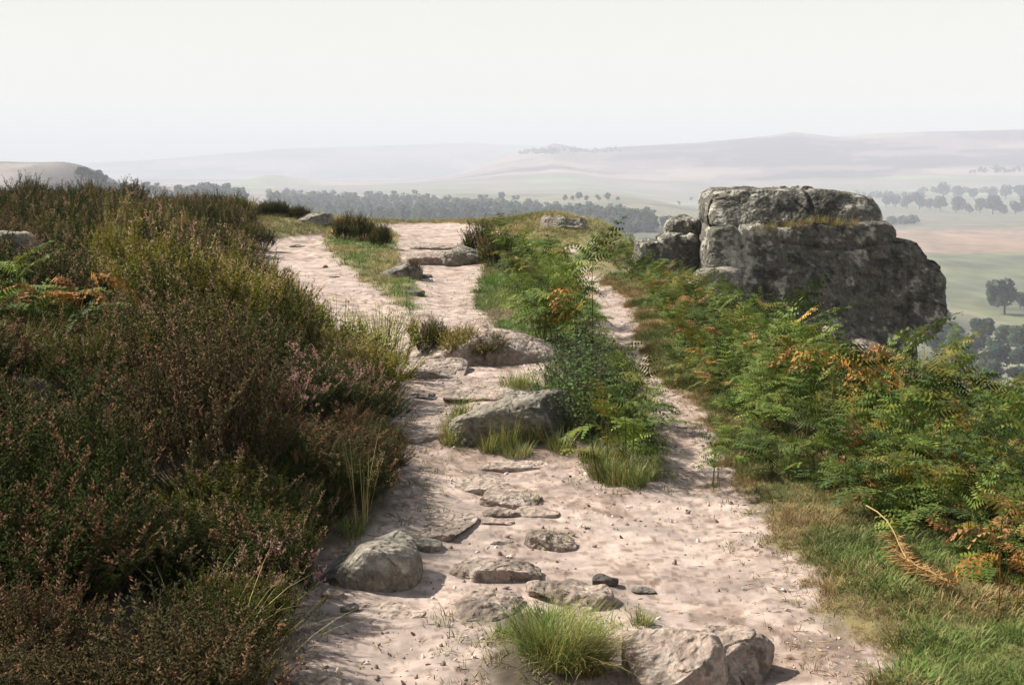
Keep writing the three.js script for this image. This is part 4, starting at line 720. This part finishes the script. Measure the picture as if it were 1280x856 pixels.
// grit, crumbs and bits of straw on the path
{
  const Q = rng(31), m4 = new THREE.Matrix4(), qt = new THREE.Quaternion(), e = new THREE.Euler(), c = new THREE.Color(), grit = new THREE.Group();
  const g = new THREE.IcosahedronGeometry(1, 1), p = g.attributes.position; for (let k = 0; k < p.count; k++) { const f = 1 + 0.35 * noise(p.getX(k) * 2 + 9, p.getY(k) * 2, p.getZ(k) * 2 + 0.5); p.setXYZ(k, p.getX(k) * f, p.getY(k) * f * 0.6, p.getZ(k) * f); } g.computeVertexNormals();
  const place = []; for (let k = 0; k < 22000 && place.length < 4800; k++) { const d = 3.2 + 16 * Q() ** 1.8, x = lerp(leftEdge(d), rightEdge(d), Q()), b = bare(x, d); if (b < 0.02) continue; const cl = fbm(x * 2.2 + 3, d * 2.2, 0, 2); if (cl < -0.1 && Q() > 0.25) continue; place.push([x, d, 0.0018 + 0.0085 * Q() ** 5]); }
  const im = new THREE.InstancedMesh(g, new THREE.MeshStandardMaterial({ roughness: 1 }), place.length); im.name = 'grit_stones';
  place.forEach(([x, d, s], k) => { im.setMatrixAt(k, m4.compose(new THREE.Vector3(x, surface(x, d) + s * 0.2, -d), qt.setFromEuler(e.set(Q(), Q() * 6, Q())), new THREE.Vector3(s * (1 + Q()), s, s))); const q = Q(); im.setColorAt(k, q < 0.55 ? c.setRGB(0.17, 0.12, 0.095) : c.setRGB(0.52, 0.42, 0.37)); });
  const b = new Build(); b.spike([0, 0, 0], [1, 0.06, 0.1], 0.03, [1, 1, 1]); const straws = [];
  for (let k = 0; k < 16000 && straws.length < 2600; k++) { const d = 3.2 + 11 * Q() ** 1.7, x = lerp(leftEdge(d), rightEdge(d), Q()), bb = bare(x, d); if (bb > 0.02 && bb < 0.12 + 0.5 * Q() ** 3) straws.push([x, d]); }
  const is = new THREE.InstancedMesh(b.geometry(), dryMaterial(lin(1, 1, 1)), straws.length); is.name = 'straw_bits';
  straws.forEach(([x, d], k) => { const l = 0.02 + 0.07 * Q() ** 2; is.setMatrixAt(k, m4.compose(new THREE.Vector3(x, surface(x, d) + 0.002, -d), qt.setFromEuler(e.set(0, Q() * 6.28, 0)), new THREE.Vector3(l, 0.06, 0.06))); const q = Q(); is.setColorAt(k, q < 0.5 ? c.setRGB(0.16, 0.10, 0.06) : c.setRGB(0.48, 0.34, 0.18)); });
  grit.add(im, is); grit.traverse((o) => { o.castShadow = o.receiveShadow = true; });
  tag(grit, 'grit', 'loose grit and straw bits strewn on the sandy path', 'grit', null, 'stuff');
}

// ------------------------------------------------------------------ trees of the valley
function crownGeometry(seed, { n = 1300, size = 0.62, rx = 6, h = 10, base = 2.2, lobes = 9 } = {}) {
  const Q = rng(seed), b = new Build(), L = [];
  for (let k = 0; k < lobes; k++) { const a = Q() * 6.28, t = Q(), y = base + (h - base) * (0.22 + 0.62 * t), r = rx * (0.58 - 0.34 * Math.abs(t - 0.35)) * Math.sqrt(Q()) * 1.35; L.push([Math.cos(a) * r, y, Math.sin(a) * r, rx * (0.34 + 0.22 * Q())]); }
  L.push([0, base + (h - base) * 0.5, 0, rx * 0.55]);
  for (let k = 0; k < n; k++) {
    const l = L[Math.floor(Q() * L.length)], a = Q() * 6.28, cz = Q() * 2 - 1, s = Math.sqrt(1 - cz * cz), rr = l[3] * (0.72 + 0.33 * Q()), x = l[0] + Math.cos(a) * s * rr, y = l[1] + cz * rr * 0.82, z = l[2] + Math.sin(a) * s * rr, q = 0.7 + 0.6 * Q(), col = [q * (0.85 + 0.3 * Q()), q, q];
    const v = []; for (let m = 0; m < 4; m++) { const f = m * 1.5708 + Q(), e = size * (0.6 + 0.8 * Q()), tilt = (Q() - 0.5) * 1.6; v.push(b.v(x + Math.cos(f) * e * Math.cos(a) - Math.sin(f) * e * Math.sin(a) * 0.8, y + Math.sin(f + tilt) * e * 0.7, z + Math.cos(f) * e * Math.sin(a) + Math.sin(f) * e * Math.cos(a) * 0.8, ...col)); }
    b.t(v[0], v[1], v[2]); b.t(v[0], v[2], v[3]);
  }
  return b.geometry();
}
function trunkGeometry(seed, h) { const Q = rng(seed), b = new Build(); b.tube([[0, -1, 0], [0.1, h * 0.25, 0], [0, h * 0.55, 0.1], [0.1, h * 0.8, 0]], 0.42, 0.1, [1, 1, 1], 7); for (let k = 0; k < 5; k++) { const a = k * 1.3 + Q(), y = h * (0.25 + 0.09 * k); b.tube([[0, y, 0], [Math.cos(a) * 1.6, y + 1.1, Math.sin(a) * 1.6], [Math.cos(a) * 2.9, y + 2.4, Math.sin(a) * 2.9]], 0.17, 0.05, [1, 1, 1], 5); } return b.geometry(); }
const treeShapes = [11, 12, 13, 14].map((s, k) => ({ crown: crownGeometry(s, { rx: 5 + 0.6 * k, h: 10 + k, base: 1.6 + 0.3 * k }), trunk: trunkGeometry(s, 9) }));
const smallTrees = [21, 22, 23].map((s, k) => crownGeometry(s, { n: 230, size: 1.15, rx: 4.4 + 0.6 * k, h: 10 + 2 * k, base: 0.6, lobes: 6 }));
const bark = dryMaterial(lin(0.09, 0.075, 0.06)), treeGreen = [leafMaterial(lin(0.040, 0.070, 0.030), 0.8, 0.25), leafMaterial(lin(0.056, 0.090, 0.036), 0.8, 0.25), leafMaterial(lin(0.030, 0.055, 0.028), 0.8, 0.25)];
function onValley(px, py) { const [x, y, a] = bearing(px, py); let t = 60; while (t < 9000 && EYE + y * t > valley(x * t, a * t)) t *= 1.004; return { x: x * t, d: a * t }; }
function tree(px, py, wpx, label, group, k, squash = 1) {
  const q = onValley(px, py), s = metres(wpx, q.d) / (treeShapes[k % 4].w ??= (() => { treeShapes[k % 4].crown.computeBoundingBox(); const b = treeShapes[k % 4].crown.boundingBox; return b.max.x - b.min.x; })());
  const o = new THREE.Group(); o.position.set(q.x, valley(q.x, q.d) - 0.3, -q.d); o.rotation.y = px; o.scale.set(s, s * squash, s);
  part(o, 'trunk', treeShapes[k % 4].trunk, bark); part(o, 'crown', treeShapes[k % 4].crown, treeGreen[k % 3]); o.traverse((m) => { m.castShadow = m.receiveShadow = true; });
  return tag(o, 'broadleaf_tree', label, 'tree', group);
}
tree(1256, 394, 40, 'lone round tree standing in the green field', null, 0);
tree(1276, 386, 22, 'small round tree behind the lone field tree', null, 1);
[[1180, 400, 36], [1184, 414, 34], [1172, 436, 40], [1196, 440, 46], [1222, 434, 40], [1250, 440, 42], [1276, 430, 44], [1230, 418, 40], [1262, 422, 40], [1212, 450, 44], [1248, 454, 44], [1282, 452, 40], [1200, 422, 34], [1290, 412, 38], [1164, 420, 30], [1236, 474, 46], [1276, 476, 44], [1200, 470, 42]].forEach(([px, py, w], k) => tree(px, py + 10, w * 0.85, 'grey green tree in the valley copse below the crag', 'trees of the valley copse', k + 1, 0.8));
[[1120, 258], [1135, 260], [1150, 261], [1163, 262], [1176, 263], [1196, 265], [1212, 266], [1226, 266], [1242, 267], [1256, 267], [1270, 267], [1283, 267], [1108, 258]].forEach(([px, py], k) => tree(px, py + 1, 13 + 4 * (k % 3), 'hazy blue grey tree in the hedgerow across the valley', 'trees of the valley hedgerow', k, 1));
[[1218, 250], [1196, 248], [1180, 247], [1240, 250], [1258, 249], [1276, 250]].forEach(([px, py], k) => tree(px, py, 13 + 3 * (k % 3), 'pale misty tree in the farther hedgerow', 'trees of the farther hedgerow', k));
[[628, 250, 9], [642, 250, 6], [706, 251, 8], [716, 251, 6], [724, 250, 9], [734, 251, 7], [748, 251, 8], [760, 251, 9], [773, 251, 5], [864, 251, 5], [849, 256, 5], [600, 250, 6]].forEach(([px, py, w], k) => tree(px, py, w, 'tiny tree on the moor ridge behind the wood', 'trees on the moor ridge', k));
[[835, 290, 18], [858, 284, 12], [880, 282, 14], [800, 284, 16], [790, 280, 16]].forEach(([px, py, w], k) => tree(px, py, w, 'blue grey tree standing apart from the far wood', 'trees beside the far wood', k));
[[98, 222, 12], [106, 223, 14], [114, 226, 14], [122, 229, 13], [128, 232, 12], [180, 240, 12], [190, 240, 9], [222, 247, 14]].forEach(([px, py, w], k) => tree(px, py, w, 'hazy tree on the end of the moorland hill', 'trees on the moorland hill', k));
{
  // the far wood: a mass of crowns
  const Q = rng(66), m4 = new THREE.Matrix4(), qt = new THREE.Quaternion(), up = new THREE.Vector3(0, 1, 0), c = new THREE.Color(), list = [];
  const top = table([[232, 243], [300, 246], [335, 243], [400, 245], [480, 248], [560, 251], [640, 258], [700, 262], [760, 265], [812, 272], [830, 290]]), bottom = table([[232, 252], [300, 256], [335, 262], [480, 280], [830, 292]]);
  for (let k = 0; k < 2300; k++) { const px = 335 + 480 * Q(), py = lerp(top(px), bottom(px), Q()), q = onValley(px, py); if (q.d < 8000) list.push([q.x, q.d, 0.4 + 0.8 * Q() ** 2.4]); }
  for (let k = 0; k < 160; k++) { const px = 232 + 72 * Q(), py = lerp(top(px), bottom(px), Q()), q = onValley(px, py); if (q.d < 8000) list.push([q.x, q.d, 0.8 + 0.5 * Q()]); }
  for (let k = 0; k < 60; k++) { const px = 130 + 100 * Q(), py = 238 + 14 * Q(), q = onValley(px, py); if (q.d < 8000) list.push([q.x, q.d, 0.6 + 0.4 * Q()]); }
  for (let k = 0; k < 40; k++) { const px = 1110 + 36 * Q(), py = 276 + 5 * Q(), q = onValley(px, py); list.push([q.x, q.d, 0.6 + 0.4 * Q()]); }
  // copses and hedges on the far hill
  for (const [px, py, w, h, n] of [[672, 190, 34, 3, 70], [740, 189, 60, 3, 60], [1250, 214, 40, 3, 40], [1200, 240, 60, 2, 60], [1120, 246, 50, 2, 40]]) for (let k = 0; k < n; k++) { const q = onValley(px + w * (Q() - 0.5) * (0.4 + 0.6 * Q()) * 2, py + h * (Q() - 0.5) * 2); if (q.d < 7000) list.push([q.x, q.d, 0.8 + 0.6 * Q()]); }
  const wood = new THREE.Group();
  smallTrees.forEach((g, k) => { const sub = list.filter((_, i) => i % 3 === k), im = new THREE.InstancedMesh(g, treeGreen[k], sub.length); im.name = 'crowns'; im.castShadow = im.receiveShadow = true; sub.forEach(([x, d, s], i) => im.setMatrixAt(i, m4.compose(new THREE.Vector3(x, valley(x, d) - 0.5, -d), qt.setFromAxisAngle(up, Q() * 6.28), new THREE.Vector3(s, s * (0.62 + 0.25 * Q()), s)))); wood.add(im); });
  tag(wood, 'far_wood', 'blue hazy wood spread across the valley', 'wood', null, 'stuff');
}

renderer.render(scene, camera);
